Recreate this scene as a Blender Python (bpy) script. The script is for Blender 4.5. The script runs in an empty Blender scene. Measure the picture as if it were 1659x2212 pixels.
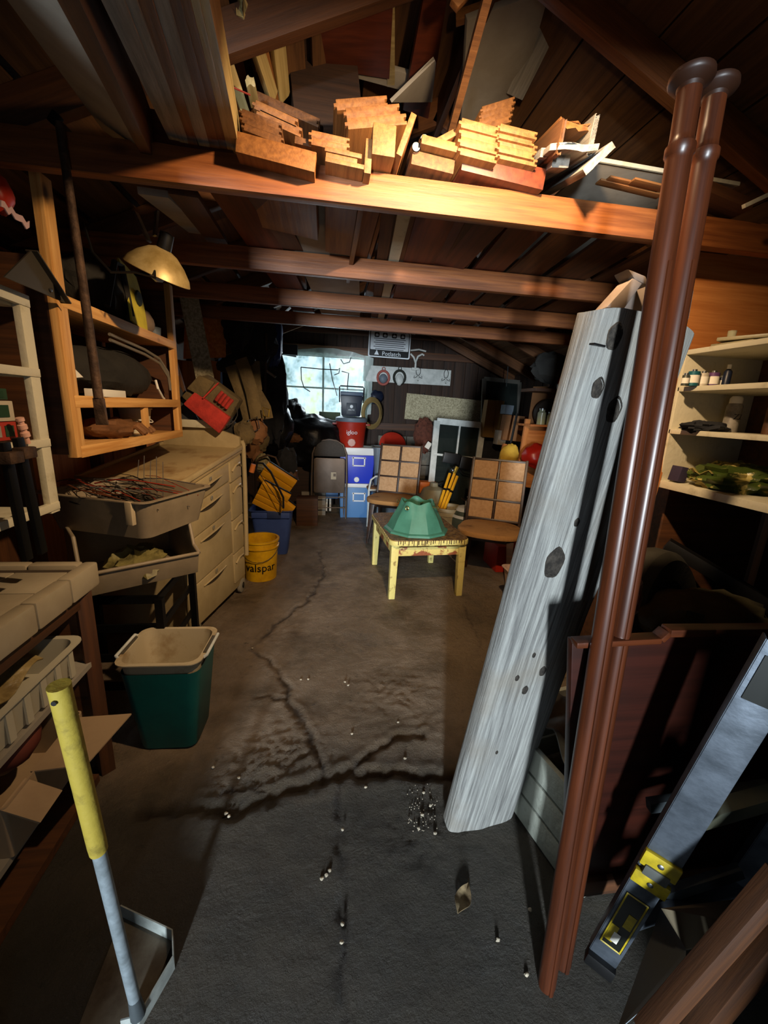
import bpy, bmesh, math, random
import numpy as np
from mathutils import Vector, Matrix, noise
random.seed(4)
V = Vector
COL = bpy.context.scene.collection
SC = bpy.context.scene
# ------------------------------------------------------------------ camera
YAW, PIT, ROL = math.radians(8.5), math.radians(14.1), math.radians(2.8)
FOC, EYE = 885.0, 1.35
cy, sy, cp, sp, cr, sr = math.cos(YAW), math.sin(YAW), math.cos(PIT), math.sin(PIT), math.cos(ROL), math.sin(ROL)
FW = V((sy*cp, cy*cp, -sp)); R0 = V((cy, -sy, 0)); U0 = R0.cross(FW)
RT = cr*R0 + sr*U0; UP = -sr*R0 + cr*U0
cam_d = bpy.data.cameras.new('camera'); cam = bpy.data.objects.new('camera', cam_d); COL.objects.link(cam)
cam_d.sensor_fit = 'VERTICAL'; cam_d.sensor_height = 24; cam_d.lens = 24*FOC/2212; cam_d.clip_start = .02
m = Matrix((RT, UP, -FW)).transposed().to_4x4(); m.translation = (0, 0, EYE); cam.matrix_world = m
SC.camera = cam
# ------------------------------------------------------------------ light and exposure
w = bpy.data.worlds.new('world'); SC.world = w; w.use_nodes = True
w.node_tree.nodes['Background'].inputs[0].default_value = (.55, .7, 1, 1)
w.node_tree.nodes['Background'].inputs[1].default_value = .010
def light(name, kind, loc, energy, color, size=.05, tgt=None, **k):
    l = bpy.data.lights.new(name, kind); o = bpy.data.objects.new(name, l); COL.objects.link(o)
    o.location = loc; l.energy = energy; l.color = color
    if kind == 'POINT' or kind == 'SPOT': l.shadow_soft_size = size
    for a, b in k.items(): setattr(l, a, b)
    if tgt is not None: o.rotation_euler = (V(tgt)-V(loc)).to_track_quat('-Z', 'Y').to_euler()
    return o
light('clamp_lamp_light', 'SPOT', (.42, .835, 2.11), 190, (1, .69, .40), .022, tgt=(.30, 2.93, .50), spot_size=math.radians(148), spot_blend=1.0)
light('doorway_daylight', 'AREA', (-1.1, -4.6, 1.15), 600, (.82, .92, 1), tgt=(.2, 2.2, .9), shape='RECTANGLE', size=.9, size_y=.9)
light('doorway_skylight', 'AREA', (-.08, -.5, 1.0), 1.8, (.70, .84, 1), tgt=(.15, 3, 1.0), shape='RECTANGLE', size=.75, size_y=1.6)
light('window_daylight', 'AREA', (0, 5.35, 1.65), 7, (.8, .92, 1), tgt=(.4, 3.5, .6), shape='RECTANGLE', size=1, size_y=.7)
SC.view_settings.view_transform = 'Standard'; SC.view_settings.look = 'None'
SC.view_settings.exposure = 0.0; SC.view_settings.gamma = 1; SC.view_settings.use_curve_mapping = False

# ------------------------------------------------------------------ measuring helpers: a pixel's ray met with a plane
def ray(px, py): return RT*((px-829.5)/FOC) - UP*((py-1106)/FOC) + FW
CE = V((0, 0, EYE))
def PY(px, py, y): d = ray(px, py); return CE + d*(y/d.y)
def PX(px, py, x): d = ray(px, py); return CE + d*(x/d.x)
def PZ(px, py, z=0.0): d = ray(px, py); return CE + d*((z-EYE)/d.z)
def sc(p): return (V(p)-CE).dot(FW)/FOC       # metres per pixel at a point

# ------------------------------------------------------------------ materials
MATS = {}
def hx(h):
    h = h.lstrip('#'); c = [int(h[i:i+2], 16)/255 for i in (0, 2, 4)]
    return [x/12.92 if x <= .04045 else ((x+.055)/1.055)**2.4 for x in c] + [1]
def mat(name, c, rough=.6, metal=0, c2=None, ns=6, amt=1.0, bump=0, bs=40, coat=0, spec=.5, alpha=None, emit=0, trans=0, ior=1.45, stretch=(1, 1, 1), lo=.4, hi=.65):
    if name in MATS: return MATS[name]
    M = bpy.data.materials.new(name); M.use_nodes = True; N = M.node_tree.nodes; L = M.node_tree.links
    b = N['Principled BSDF']; MATS[name] = M
    b.inputs['Base Color'].default_value = hx(c); b.inputs['Roughness'].default_value = rough
    b.inputs['Metallic'].default_value = metal; b.inputs['Coat Weight'].default_value = coat
    b.inputs['Specular IOR Level'].default_value = spec; b.inputs['Transmission Weight'].default_value = trans
    b.inputs['IOR'].default_value = ior
    if alpha is not None: b.inputs['Alpha'].default_value = alpha
    if emit: b.inputs['Emission Color'].default_value = hx(c); b.inputs['Emission Strength'].default_value = emit
    tc = N.new('ShaderNodeTexCoord'); mp = N.new('ShaderNodeMapping'); mp.inputs['Scale'].default_value = stretch
    L.new(tc.outputs['Object'], mp.inputs[0])
    if c2:
        n = N.new('ShaderNodeTexNoise'); n.inputs['Scale'].default_value = ns; n.inputs['Detail'].default_value = 8; n.inputs['Roughness'].default_value = .65
        r = N.new('ShaderNodeValToRGB'); r.color_ramp.elements[0].position = lo; r.color_ramp.elements[1].position = hi
        r.color_ramp.elements[0].color = hx(c); r.color_ramp.elements[1].color = hx(c2)
        L.new(mp.outputs[0], n.inputs[0]); L.new(n.outputs[0], r.inputs[0]); L.new(r.outputs[0], b.inputs['Base Color'])
    if bump:
        n2 = N.new('ShaderNodeTexNoise'); n2.inputs['Scale'].default_value = bs; n2.inputs['Detail'].default_value = 6
        bp = N.new('ShaderNodeBump'); bp.inputs['Strength'].default_value = bump; bp.inputs['Distance'].default_value = .01
        L.new(mp.outputs[0], n2.inputs[0]); L.new(n2.outputs[0], bp.inputs['Height']); L.new(bp.outputs[0], b.inputs['Normal'])
    return M
def wood(name, c, c2, rough=.6, scale=9, knots=True, bump=.25, stains=None, kn='2a1408', streak=.045):
    """grain runs along local X; fine streaks, growth rings and a few knots"""
    if name in MATS: return MATS[name]
    M = bpy.data.materials.new(name); M.use_nodes = True; N = M.node_tree.nodes; L = M.node_tree.links; MATS[name] = M
    b = N['Principled BSDF']; b.inputs['Roughness'].default_value = rough
    tc = N.new('ShaderNodeTexCoord'); oi = N.new('ShaderNodeObjectInfo'); ad = N.new('ShaderNodeVectorMath'); ad.operation = 'ADD'
    cb = N.new('ShaderNodeVectorMath'); cb.operation = 'SCALE'; cb.inputs['Scale'].default_value = 17.3
    cmb = N.new('ShaderNodeCombineXYZ')
    for k in range(3): L.new(oi.outputs['Random'], cmb.inputs[k])
    L.new(cmb.outputs[0], cb.inputs[0]); L.new(tc.outputs['Object'], ad.inputs[0]); L.new(cb.outputs[0], ad.inputs[1])
    mp = N.new('ShaderNodeMapping'); mp.inputs['Scale'].default_value = (streak, 1, 1); L.new(ad.outputs[0], mp.inputs[0])
    n = N.new('ShaderNodeTexNoise'); n.inputs['Scale'].default_value = scale*9; n.inputs['Detail'].default_value = 6; n.inputs['Roughness'].default_value = .7
    L.new(mp.outputs[0], n.inputs[0])
    # knots
    vo = N.new('ShaderNodeTexVoronoi'); vo.inputs['Scale'].default_value = 3.2; mp2 = N.new('ShaderNodeMapping'); mp2.inputs['Scale'].default_value = (.8, 1.5, 1.5)
    L.new(ad.outputs[0], mp2.inputs[0]); L.new(mp2.outputs[0], vo.inputs[0])
    wv = N.new('ShaderNodeTexNoise'); wv.inputs['Scale'].default_value = scale*1.2; wv.inputs['Detail'].default_value = 2
    L.new(mp.outputs[0], wv.inputs[0])
    ma = N.new('ShaderNodeMath'); ma.operation = 'MULTIPLY_ADD'; ma.inputs[1].default_value = 15; L.new(wv.outputs[0], ma.inputs[0])
    kd = N.new('ShaderNodeMath'); kd.operation = 'MULTIPLY'; kd.inputs[1].default_value = 5.0 if knots else 0; L.new(vo.outputs['Distance'], kd.inputs[0])
    pw = N.new('ShaderNodeMath'); pw.operation = 'POWER'; pw.inputs[1].default_value = .5; L.new(kd.outputs[0], pw.inputs[0]) 
    L.new(pw.outputs[0], ma.inputs[2]); sn = N.new('ShaderNodeMath'); sn.operation = 'SINE'; 
    m2 = N.new('ShaderNodeMath'); m2.operation = 'MULTIPLY'; m2.inputs[1].default_value = 3.0; L.new(ma.outputs[0], m2.inputs[0]); L.new(m2.outputs[0], sn.inputs[0])
    mx = N.new('ShaderNodeMath'); mx.operation = 'MULTIPLY_ADD'; mx.inputs[1].default_value = .08; L.new(sn.outputs[0], mx.inputs[0]); L.new(n.outputs[0], mx.inputs[2])
    r = N.new('ShaderNodeValToRGB'); r.color_ramp.elements[0].position = .3; r.color_ramp.elements[1].position = .68
    r.color_ramp.elements[0].color = hx(c); r.color_ramp.elements[1].color = hx(c2); L.new(mx.outputs[0], r.inputs[0])
    out = r.outputs[0]
    if knots:
        kr = N.new('ShaderNodeMapRange'); kr.inputs[1].default_value = .03; kr.inputs[2].default_value = .085; kr.inputs[3].default_value = .85; kr.inputs[4].default_value = 0
        L.new(vo.outputs['Distance'], kr.inputs[0]); km = N.new('ShaderNodeMixRGB'); km.inputs[2].default_value = hx(kn)
        L.new(kr.outputs[0], km.inputs[0]); L.new(out, km.inputs[1]); out = km.outputs[0]
    if stains:
        sn2 = N.new('ShaderNodeTexNoise'); sn2.inputs['Scale'].default_value = 3; sn2.inputs['Detail'].default_value = 6; L.new(ad.outputs[0], sn2.inputs[0])
        rr = N.new('ShaderNodeMapRange'); rr.inputs[1].default_value = .5; rr.inputs[2].default_value = .72; L.new(sn2.outputs[0], rr.inputs[0])
        sm = N.new('ShaderNodeMixRGB'); sm.inputs[2].default_value = hx(stains); L.new(rr.outputs[0], sm.inputs[0]); L.new(out, sm.inputs[1]); out = sm.outputs[0]
    L.new(out, b.inputs['Base Color'])
    bp = N.new('ShaderNodeBump'); bp.inputs['Strength'].default_value = bump; bp.inputs['Distance'].default_value = .006
    L.new(mx.outputs[0], bp.inputs['Height']); L.new(bp.outputs[0], b.inputs['Normal'])
    return M
W_JOIST = wood('fir_joist_wood', '673615', '8e5326', .55, 9, True, .3, None, '4a2208')
W_RAFT = wood('rafter_wood', '4a2b13', '6b4322', .6, 8)
W_ROOF = wood('roof_board_wood', '4a2f18', '6e4a28', .7, 6, False)
W_DARK = wood('dark_wall_wood', '21130b', '3a2415', .75, 6, False)
W_PINE = wood('pine_wood', 'b8813f', 'dcaa66', .55, 7)
W_TG = wood('tongue_board_wood', '6c421d', '905f2f', .6, 9, False)
W_TGD = wood('aged_board_wood', '4f3018', '744c28', .65, 9, False)
W_PALE = wood('pale_moulding_wood', '94804f', 'b8a470', .5, 9, False)
W_GREY = wood('weathered_grey_wood', '6e6a62', '9a958b', .8, 8, False, .5)
W_PLANK = wood('grey_barn_wood', '686866', 'a8a9a4', .9, 13, False, 1.0, '857d70', '2b2925', .03)
W_MAH = wood('varnished_mahogany', '35180b', '532813', .34, 7, False, .05)
W_PANEL = wood('mahogany_panel', '220c06', '33130a', .38, 5, False, .05)
W_PLY = wood('orange_plywood', 'a9622a', 'cc8647', .6, 5, False, .1)
W_BROWN = wood('brown_stained_wood', '3c2312', '5a3519', .6, 6, False, .2)
W_REDB = wood('red_brown_board', '4a1f10', '6a3018', .5, 6, False, .1)
OSB = mat('osb_board', '8a7f62', .8, c2='c7bd9c', ns=55, bump=.5, bs=80, lo=.35, hi=.6)
GREYP = mat('grey_painted_board', '8b8478', .6, c2='9c968a', ns=5, bump=.05)
WHITEP = mat('worn_white_paint', 'c9c2a8', .55, c2='9b9072', ns=14, bump=.15, bs=60, lo=.55, hi=.8)
WPAINT = mat('clean_white_paint', 'cfd3cf', .45, c2='b3b8b4', ns=12)
BEIGE = mat('beige_plastic', 'b5a37c', .45, c2='a2906a', ns=4, bump=.03)
BEIGED = mat('stained_beige_plastic', 'b19c72', .5, c2='7d5c34', ns=5, bump=.03, lo=.5, hi=.7)
TAUPE = mat('taupe_plastic', '8a7c66', .5, c2='776a56', ns=5, bump=.03)
BLACK = mat('black_plastic', '0c0c0d', .45)
DARKC = mat('dark_cloth', '17181b', .9, c2='24252a', ns=8, bump=.5, bs=20)
GREEN = mat('green_plastic', '0b5a58', .42, c2='094c4c', ns=6)
YELLOW = mat('yellow_plastic', 'd9a80c', .42, c2='b98a10', ns=8)
YGRIP = mat('yellow_grip_rubber', '93812e', .65, c2='5f521c', ns=25, bump=.2, lo=.5, hi=.75)
BLUE = mat('blue_bin_plastic', '3b5190', .45, c2='324680', ns=5)
STEEL = mat('brushed_steel', 'a0a4a8', .35, 1, c2='7c8084', ns=30, bump=.05)
ALU = mat('ladder_aluminium', '626a74', .45, .6, c2='474e56', ns=20, bump=.1, stretch=(.1, 1, 1))
RUST = mat('rusty_iron', '3a2a20', .7, .5, c2='5f4836', ns=20, bump=.4, bs=60)
BLKIRON = mat('black_iron', '0e0d0d', .5, .6)
GREYM = mat('grey_metal', '5c6468', .5, .6, c2='4c5458', ns=12)
TAN = mat('tan_cane', 'c09a72', .8, c2='ae875f', ns=40, bump=.3, bs=150)
SUEDE = mat('worn_tan_suede', 'a67a48', .95, c2='6d4a28', ns=6, bump=.4, bs=80, lo=.5, hi=.72)
CHAIRW = wood('dark_walnut', '24150d', '3c2416', .4, 7, False, .05)
CREAM = mat('chipped_cream_paint', 'd8c878', .55, c2='8d7440', ns=16, bump=.3, bs=50, lo=.56, hi=.66)
CREAM2 = mat('chipped_rail_paint', 'd4c070', .55, c2='8f4f30', ns=11, bump=.3, bs=50, lo=.48, hi=.54)
TGREEN = mat('tree_stand_green', '46806a', .55, c2='3a6f5a', ns=5)
GREYPL = mat('grey_plastic', '6f7a84', .5, c2='626c76', ns=5)
REDPL = mat('red_plastic', 'b02a18', .4, c2='9a2414', ns=5)
COOLW = mat('cooler_white', 'd9dde0', .4)
COOLB = mat('cooler_blue', '2038c0', .4)
COOLL = mat('cooler_light_blue', '4f7fb5', .45)
NAVY = mat('navy_plastic', '141c30', .4)
TAUPEM = mat('taupe_metal', '6a5c50', .45, .3, c2='5c5046', ns=6)
BAG = mat('black_bin_bag', '0a0a0b', .36, bump=.6, bs=14)
ORANGE = mat('orange_plastic', 'd8701c', .4)
YORG = mat('yellow_organiser', 'e0a020', .4)
CARD = mat('brown_cardboard', '8b5f3a', .85, c2='7a5230', ns=6)
CARDP = mat('pale_cardboard', 'a58c6c', .8, c2='957d60', ns=5)
PAPER = mat('white_paper', 'dcd8cc', .7)
GLASS = mat('dark_glass', '28302e', .08, trans=.0, alpha=.55)
CLEAR = mat('clear_tray_plastic', 'c8c2ac', .3, alpha=.72)
JAR = mat('jar_glass', 'c8d0b0', .08, alpha=.45)
LEATH = mat('tan_leather', '7d5430', .75, c2='5c3c22', ns=8, bump=.4, bs=30)
KHAKI = mat('khaki_canvas', '6a5a3a', .9, c2='554830', ns=9, bump=.5, bs=60)
REDC = mat('red_canvas', 'b8342a', .85, c2='8c2620', ns=10, bump=.4, bs=60)
BLACKB = mat('charcoal_canvas', '26231e', .9, c2='1a1814', ns=6, bump=.5, bs=30)
YC = mat('yellow_canvas', 'c8b838', .8, c2='a89828', ns=10, bump=.3)
TILE = mat('cream_tile', 'a89c84', .22, c2='9b8e76', ns=5)
GROUT = mat('dark_grout', '3a2e22', .9)
STONE = mat('pebble_stone', 'b9ae98', .8, c2='8d8474', ns=60)
CONC = mat('grey_concrete_block', '7a7468', .9, c2='665f54', ns=12, bump=.5, bs=60)
LEAF = mat('dried_leaf', '8a7858', .9, c2='574630', ns=30, bump=.3)
ROPE = mat('tan_rope', '7d6638', .9, bump=.5, bs=200)
BROWNP = mat('brown_stone', '4b3a22', .9)
# ------------------------------------------------------------------ geometry collector
class G:
    def __init__(s): s.v = []; s.f = []
    def add(s, vs, fs):
        n = len(s.v); s.v += [V(p) for p in vs]; s.f += [[i+n for i in f] for f in fs]; return s
    def box(s, c, d, R=None):
        vs = [V((x*d[0]/2, y*d[1]/2, z*d[2]/2)) for x in (-1, 1) for y in (-1, 1) for z in (-1, 1)]
        if R is not None: vs = [R @ p for p in vs]
        return s.add([p+V(c) for p in vs], [(0, 1, 3, 2), (4, 6, 7, 5), (0, 4, 5, 1), (2, 3, 7, 6), (0, 2, 6, 4), (1, 5, 7, 3)])
    def hexa(s, b, t):       # bottom four and top four corners, same order
        return s.add(list(b)+list(t), [(3, 2, 1, 0), (4, 5, 6, 7), (0, 1, 5, 4), (1, 2, 6, 5), (2, 3, 7, 6), (3, 0, 4, 7)])
    def bar(s, a, b, w, t, up=(0, 0, 1), w2=None, t2=None):
        a, b = V(a), V(b); x = (b-a).normalized(); y = V(up).cross(x); y = y.normalized() if y.length > 1e-5 else x.orthogonal().normalized(); z = x.cross(y)
        w2 = w if w2 is None else w2; t2 = t if t2 is None else t2
        A = [a+y*i*w/2+z*j*t/2 for i, j in ((-1, -1), (1, -1), (1, 1), (-1, 1))]; B = [b+y*i*w2/2+z*j*t2/2 for i, j in ((-1, -1), (1, -1), (1, 1), (-1, 1))]
        return s.hexa(A, B)
    def tube(s, pts, r, n=8, closed=False, r2=None, flat=1):
        pts = [V(p) for p in pts]; m = len(pts); vs = []; prev = None
        for i, p in enumerate(pts):
            if closed: d = pts[(i+1) % m]-pts[i-1]
            else: d = pts[min(i+1, m-1)]-pts[max(i-1, 0)]
            d.normalize()
            if prev is None: u = d.orthogonal().normalized()
            else: u = (prev-d*prev.dot(d)).normalized()
            prev = u; q = d.cross(u); rr = r if r2 is None else r+(r2-r)*i/(m-1)
            for k in range(n):
                a = 2*math.pi*k/n; vs.append(p+u*math.cos(a)*rr+q*math.sin(a)*rr*flat)
        fs = []
        for i in range(m if closed else m-1):
            for k in range(n):
                a, b = i*n+k, i*n+(k+1) % n; c, d = ((i+1) % m)*n+(k+1) % n, ((i+1) % m)*n+k; fs.append((a, b, c, d))
        if not closed: fs += [tuple(range(n-1, -1, -1)), tuple(range((m-1)*n, m*n))]
        return s.add(vs, fs)
    def lathe(s, prof, c=(0, 0, 0), n=24, R=None, sx=1, sy=1, ripple=0, rn=8):
        vs = []; fs = []
        for r, z in prof:
            for k in range(n):
                a = 2*math.pi*k/n; rr = r*(1+ripple*math.cos(rn*a)); p = V((rr*math.cos(a)*sx, rr*math.sin(a)*sy, z))
                if R is not None: p = R @ p
                vs.append(p+V(c))
        for i in range(len(prof)-1):
            for k in range(n): fs.append((i*n+k, i*n+(k+1) % n, (i+1)*n+(k+1) % n, (i+1)*n+k))
        if prof[0][0] > 1e-4: fs.append(tuple(range(n-1, -1, -1)))
        if prof[-1][0] > 1e-4: fs.append(tuple(range((len(prof)-1)*n, len(prof)*n)))
        return s.add(vs, fs)
    def prism(s, pts, h, M=None):   # polygon in XY extruded to z=h, then M
        n = len(pts); vs = [V((x, y, 0)) for x, y in pts]+[V((x, y, h)) for x, y in pts]
        if M is not None: vs = [M @ p for p in vs]
        return s.add(vs, [tuple(range(n-1, -1, -1)), tuple(range(n, 2*n))]+[(i, (i+1) % n, n+(i+1) % n, n+i) for i in range(n)])
    def sheet(s, fn, nu, nv, th=.004):
        P = [[V(fn(i/nu, j/nv)) for j in range(nv+1)] for i in range(nu+1)]; vs = []; fs = []
        nn = (nu+1)*(nv+1)
        for i in range(nu+1):
            for j in range(nv+1): vs.append(P[i][j])
        for i in range(nu+1):
            for j in range(nv+1):
                a = P[min(i+1, nu)][j]-P[max(i-1, 0)][j]; b = P[i][min(j+1, nv)]-P[i][max(j-1, 0)]; k = a.cross(b)
                k = k.normalized() if k.length > 1e-9 else V((0, 0, 1)); vs.append(P[i][j]-k*th)
        q = lambda i, j: i*(nv+1)+j
        for i in range(nu):
            for j in range(nv):
                fs.append((q(i, j), q(i+1, j), q(i+1, j+1), q(i, j+1))); fs.append((nn+q(i, j), nn+q(i, j+1), nn+q(i+1, j+1), nn+q(i+1, j)))
        for i in range(nu):
            for j in (0, nv): fs.append((q(i, j), q(i+1, j), nn+q(i+1, j), nn+q(i, j)))
        for j in range(nv):
            for i in (0, nu): fs.append((q(i, j), q(i, j+1), nn+q(i, j+1), nn+q(i, j)))
        return s.add(vs, fs)
    def blob(s, c, r, amp=.15, fr=3, seed=0, n=20, m=12, R=None, flat=-1):
        vs = []; fs = []
        for i in range(m+1):
            th = math.pi*i/m
            for k in range(n):
                a = 2*math.pi*k/n; d = V((math.sin(th)*math.cos(a), math.sin(th)*math.sin(a), math.cos(th)))
                f = 1+amp*noise.noise(d*fr+V((seed, seed*.7, 3))) + amp*.5*noise.noise(d*fr*2.7+V((seed, 1, 3)))
                p = V((d.x*r[0], d.y*r[1], max(d.z, flat)*r[2]))*f
                if R is not None: p = R @ p
                vs.append(p+V(c))
        for i in range(m):
            for k in range(n): fs.append((i*n+k, (i+1)*n+k, (i+1)*n+(k+1) % n, i*n+(k+1) % n))
        return s.add(vs, fs)
    def tf(s, M): s.v = [M @ p for p in s.v]; return s
def finish(name, g, m, M=None, smooth=40, bevel=0, parent=None, seg=2):
    me = bpy.data.meshes.new(name); me.from_pydata([tuple(p) for p in g.v], [], g.f)
    bm = bmesh.new(); bm.from_mesh(me); bmesh.ops.remove_doubles(bm, verts=bm.verts, dist=1e-6); bmesh.ops.recalc_face_normals(bm, faces=bm.faces)
    if bevel: bmesh.ops.bevel(bm, geom=[e for e in bm.edges if len(e.link_faces) == 2 and e.calc_face_angle(0) > .5], offset=bevel, segments=seg, affect='EDGES', profile=.6, clamp_overlap=True)
    bm.to_mesh(me); bm.free()
    if smooth: me.shade_smooth(); me.set_sharp_from_angle(angle=math.radians(smooth))
    me.materials.append(m); o = bpy.data.objects.new(name, me); COL.objects.link(o)
    if parent is not None: o.parent = parent
    if M is not None: o.matrix_basis = M
    return o
def tag(o, label, cat, group=None):
    o['label'] = label; o['category'] = cat
    if group: o['group'] = group
    return o
class T:
    """a thing: an Empty at its base; parts are given in its local frame or in world coordinates"""
    def __init__(s, name, label, cat, loc, rz=0, group=None, M=None):
        s.e = bpy.data.objects.new(name, None); COL.objects.link(s.e); s.e.empty_display_size = .1
        s.M = M if M is not None else Matrix.Translation(V(loc)) @ Matrix.Rotation(rz, 4, 'Z')
        s.e.matrix_basis = s.M; s.I = s.M.inverted(); tag(s.e, label, cat, group)
    def p(s, name, g, m, bevel=0, world=False, parent=None, label=None, smooth=40, kind=None):
        if world: g.tf(s.I)
        if parent is not None: g.tf(Matrix.Translation(-V(parent['off'])) if 'off' in parent else Matrix())
        o = finish(name, g, m, None, smooth, bevel, parent if parent is not None else s.e)
        if label: o['label'] = label
        if kind: o['kind'] = kind
        return o
    def beam(s, name, a, b, w, t, m, up=(0, 0, 1), bevel=.002, parent=None, label=None, world=True, **k):
        F, g = beamgeo(a, b, w, t, up, **k)
        o = finish(name, g, m, (s.I @ F) if world else F, 40, bevel, parent if parent is not None else s.e)
        if label: o['label'] = label
        return o
def frame(a, b, up):
    a, b = V(a), V(b); x = (b-a).normalized(); y = V(up).cross(x); y = y.normalized() if y.length > 1e-4 else x.orthogonal().normalized(); z = x.cross(y)
    F = Matrix((x, y, z)).transposed().to_4x4(); F.translation = a; return F
def tgprof(w, t):
    e = min(.008, w*.1)
    return [(-w/2, -t/2), (w/2, -t/2), (w/2, -t/6), (w/2+e, -t/6), (w/2+e, t/6), (w/2, t/2*.35), (w/2, t/2), (-w/2, t/2), (-w/2, t/6), (-w/2+e, t/6), (-w/2+e, -t/6), (-w/2, -t/6)]
def beamgeo(a, b, w, t, up=(0, 0, 1), prof=None, jag=0, seg=1, wob=0):
    F = frame(a, b, up); L = (V(b)-V(a)).length; g = G()
    pr = prof or [(-w/2, -t/2), (w/2, -t/2), (w/2, t/2), (-w/2, t/2)]
    if jag and not prof:
        k = 7; pr = [(-w/2+w*i/k, -t/2) for i in range(k+1)]+[(w/2-w*i/k, t/2) for i in range(k+1)]
    n = len(pr); vs = []; fs = []
    offs = [random.uniform(-jag, jag) if jag else 0 for _ in pr]
    if jag: offs = [offs[i] if i < n//2 else offs[n-1-i]+random.uniform(-.3, .3)*jag for i in range(n)]
    for i in range(seg+1):
        for j, (y, z) in enumerate(pr):
            x = L*i/seg + (offs[j] if i == 0 else 0)
            q = 1+(wob*noise.noise(V((x*3, y*9, z*9))) if wob else 0)
            vs.append(V((x, y*q, z)))
    for i in range(seg):
        for j in range(n): fs.append((i*n+j, i*n+(j+1) % n, (i+1)*n+(j+1) % n, (i+1)*n+j))
    fs += [tuple(range(n-1, -1, -1)), tuple(range(seg*n, seg*n+n))]
    return F, g.add(vs, fs)
def beam(name, a, b, w, t, m, label, cat, up=(0, 0, 1), group=None, bevel=.0015, **k):
    F, g = beamgeo(a, b, w, t, up, **k); return tag(finish(name, g, m, F, 40, bevel), label, cat, group)
def solo(name, g, m, label, cat, group=None, bevel=0, smooth=40, kind=None):
    xs = [p.x for p in g.v]; ys = [p.y for p in g.v]; zs = [p.z for p in g.v]
    o = V(((min(xs)+max(xs))/2, (min(ys)+max(ys))/2, min(zs))); g.tf(Matrix.Translation(-o))
    ob = finish(name, g, m, Matrix.Translation(o), smooth, bevel); tag(ob, label, cat, group)
    if kind: ob['kind'] = kind
    return ob
def struct(name, g, m, bevel=0, smooth=40):
    o = finish(name, g, m, None, smooth, bevel); o['kind'] = 'structure'; return o
def rot(ax, deg): return Matrix.Rotation(math.radians(deg), 3, ax)
def textgeo(s, size, M, depth=.0015, bend=None):
    c = bpy.data.curves.new('t', 'FONT'); c.body = s; c.size = size; c.extrude = depth; c.align_x = 'CENTER'; c.align_y = 'CENTER'; c.resolution_u = 3
    o = bpy.data.objects.new('t', c); me = bpy.data.meshes.new_from_object(o); g = G()
    vs = [v.co.copy() for v in me.vertices]
    if bend:
        vs = [V(((bend+p.z)*math.sin(p.x/bend), (bend+p.z)*-math.cos(p.x/bend), p.y)) for p in vs]
    g.add([M @ p for p in vs], [tuple(p.vertices) for p in me.polygons]); bpy.data.objects.remove(o); bpy.data.curves.remove(c); bpy.data.meshes.remove(me); return g
def rr(w, h, r, n=4):       # rounded rectangle outline
    out = []
    for cx, cyy, a0 in ((w/2-r, h/2-r, 0), (-w/2+r, h/2-r, 90), (-w/2+r, -h/2+r, 180), (w/2-r, -h/2+r, 270)):
        for i in range(n+1): a = math.radians(a0+90*i/n); out.append((cx+r*math.cos(a), cyy+r*math.sin(a)))
    return out
def tubgeo(w1, d1, w0, d0, h, th=.006, r=.03, lip=.012, z0=0):
    """open-topped tapered tub with wall thickness, rounded corners and a lip"""
    g = G(); rings = [(w0, d0, 0), (w1, d1, h), (w1+2*lip, d1+2*lip, h), (w1+2*lip, d1+2*lip, h+.004), (w1-2*th, d1-2*th, h+.004), (w0-2*th, d0-2*th, th)]
    vs = []; n = 20
    for a, b, z in rings: vs += [V((x, y, z+z0)) for x, y in rr(a, b, min(r, a/3, b/3))]
    n = len(vs)//len(rings); fs = []
    for i in range(len(rings)-1):
        for k in range(n): fs.append((i*n+k, i*n+(k+1) % n, (i+1)*n+(k+1) % n, (i+1)*n+k))
    fs += [tuple(range(n-1, -1, -1)), tuple(range((len(rings)-1)*n, len(rings)*n))]
    return g.add(vs, fs)
# ================================================================== THE SETTING
XL, XR, YB, ZE = -1.32, 2.5, 5.72, 1.93      # left wall, right wall, back wall, top of the walls
RX, RZ, SL = .5, 2.74, .43                   # ridge
def roof_z(x): return RZ - SL*abs(x-RX)
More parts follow.
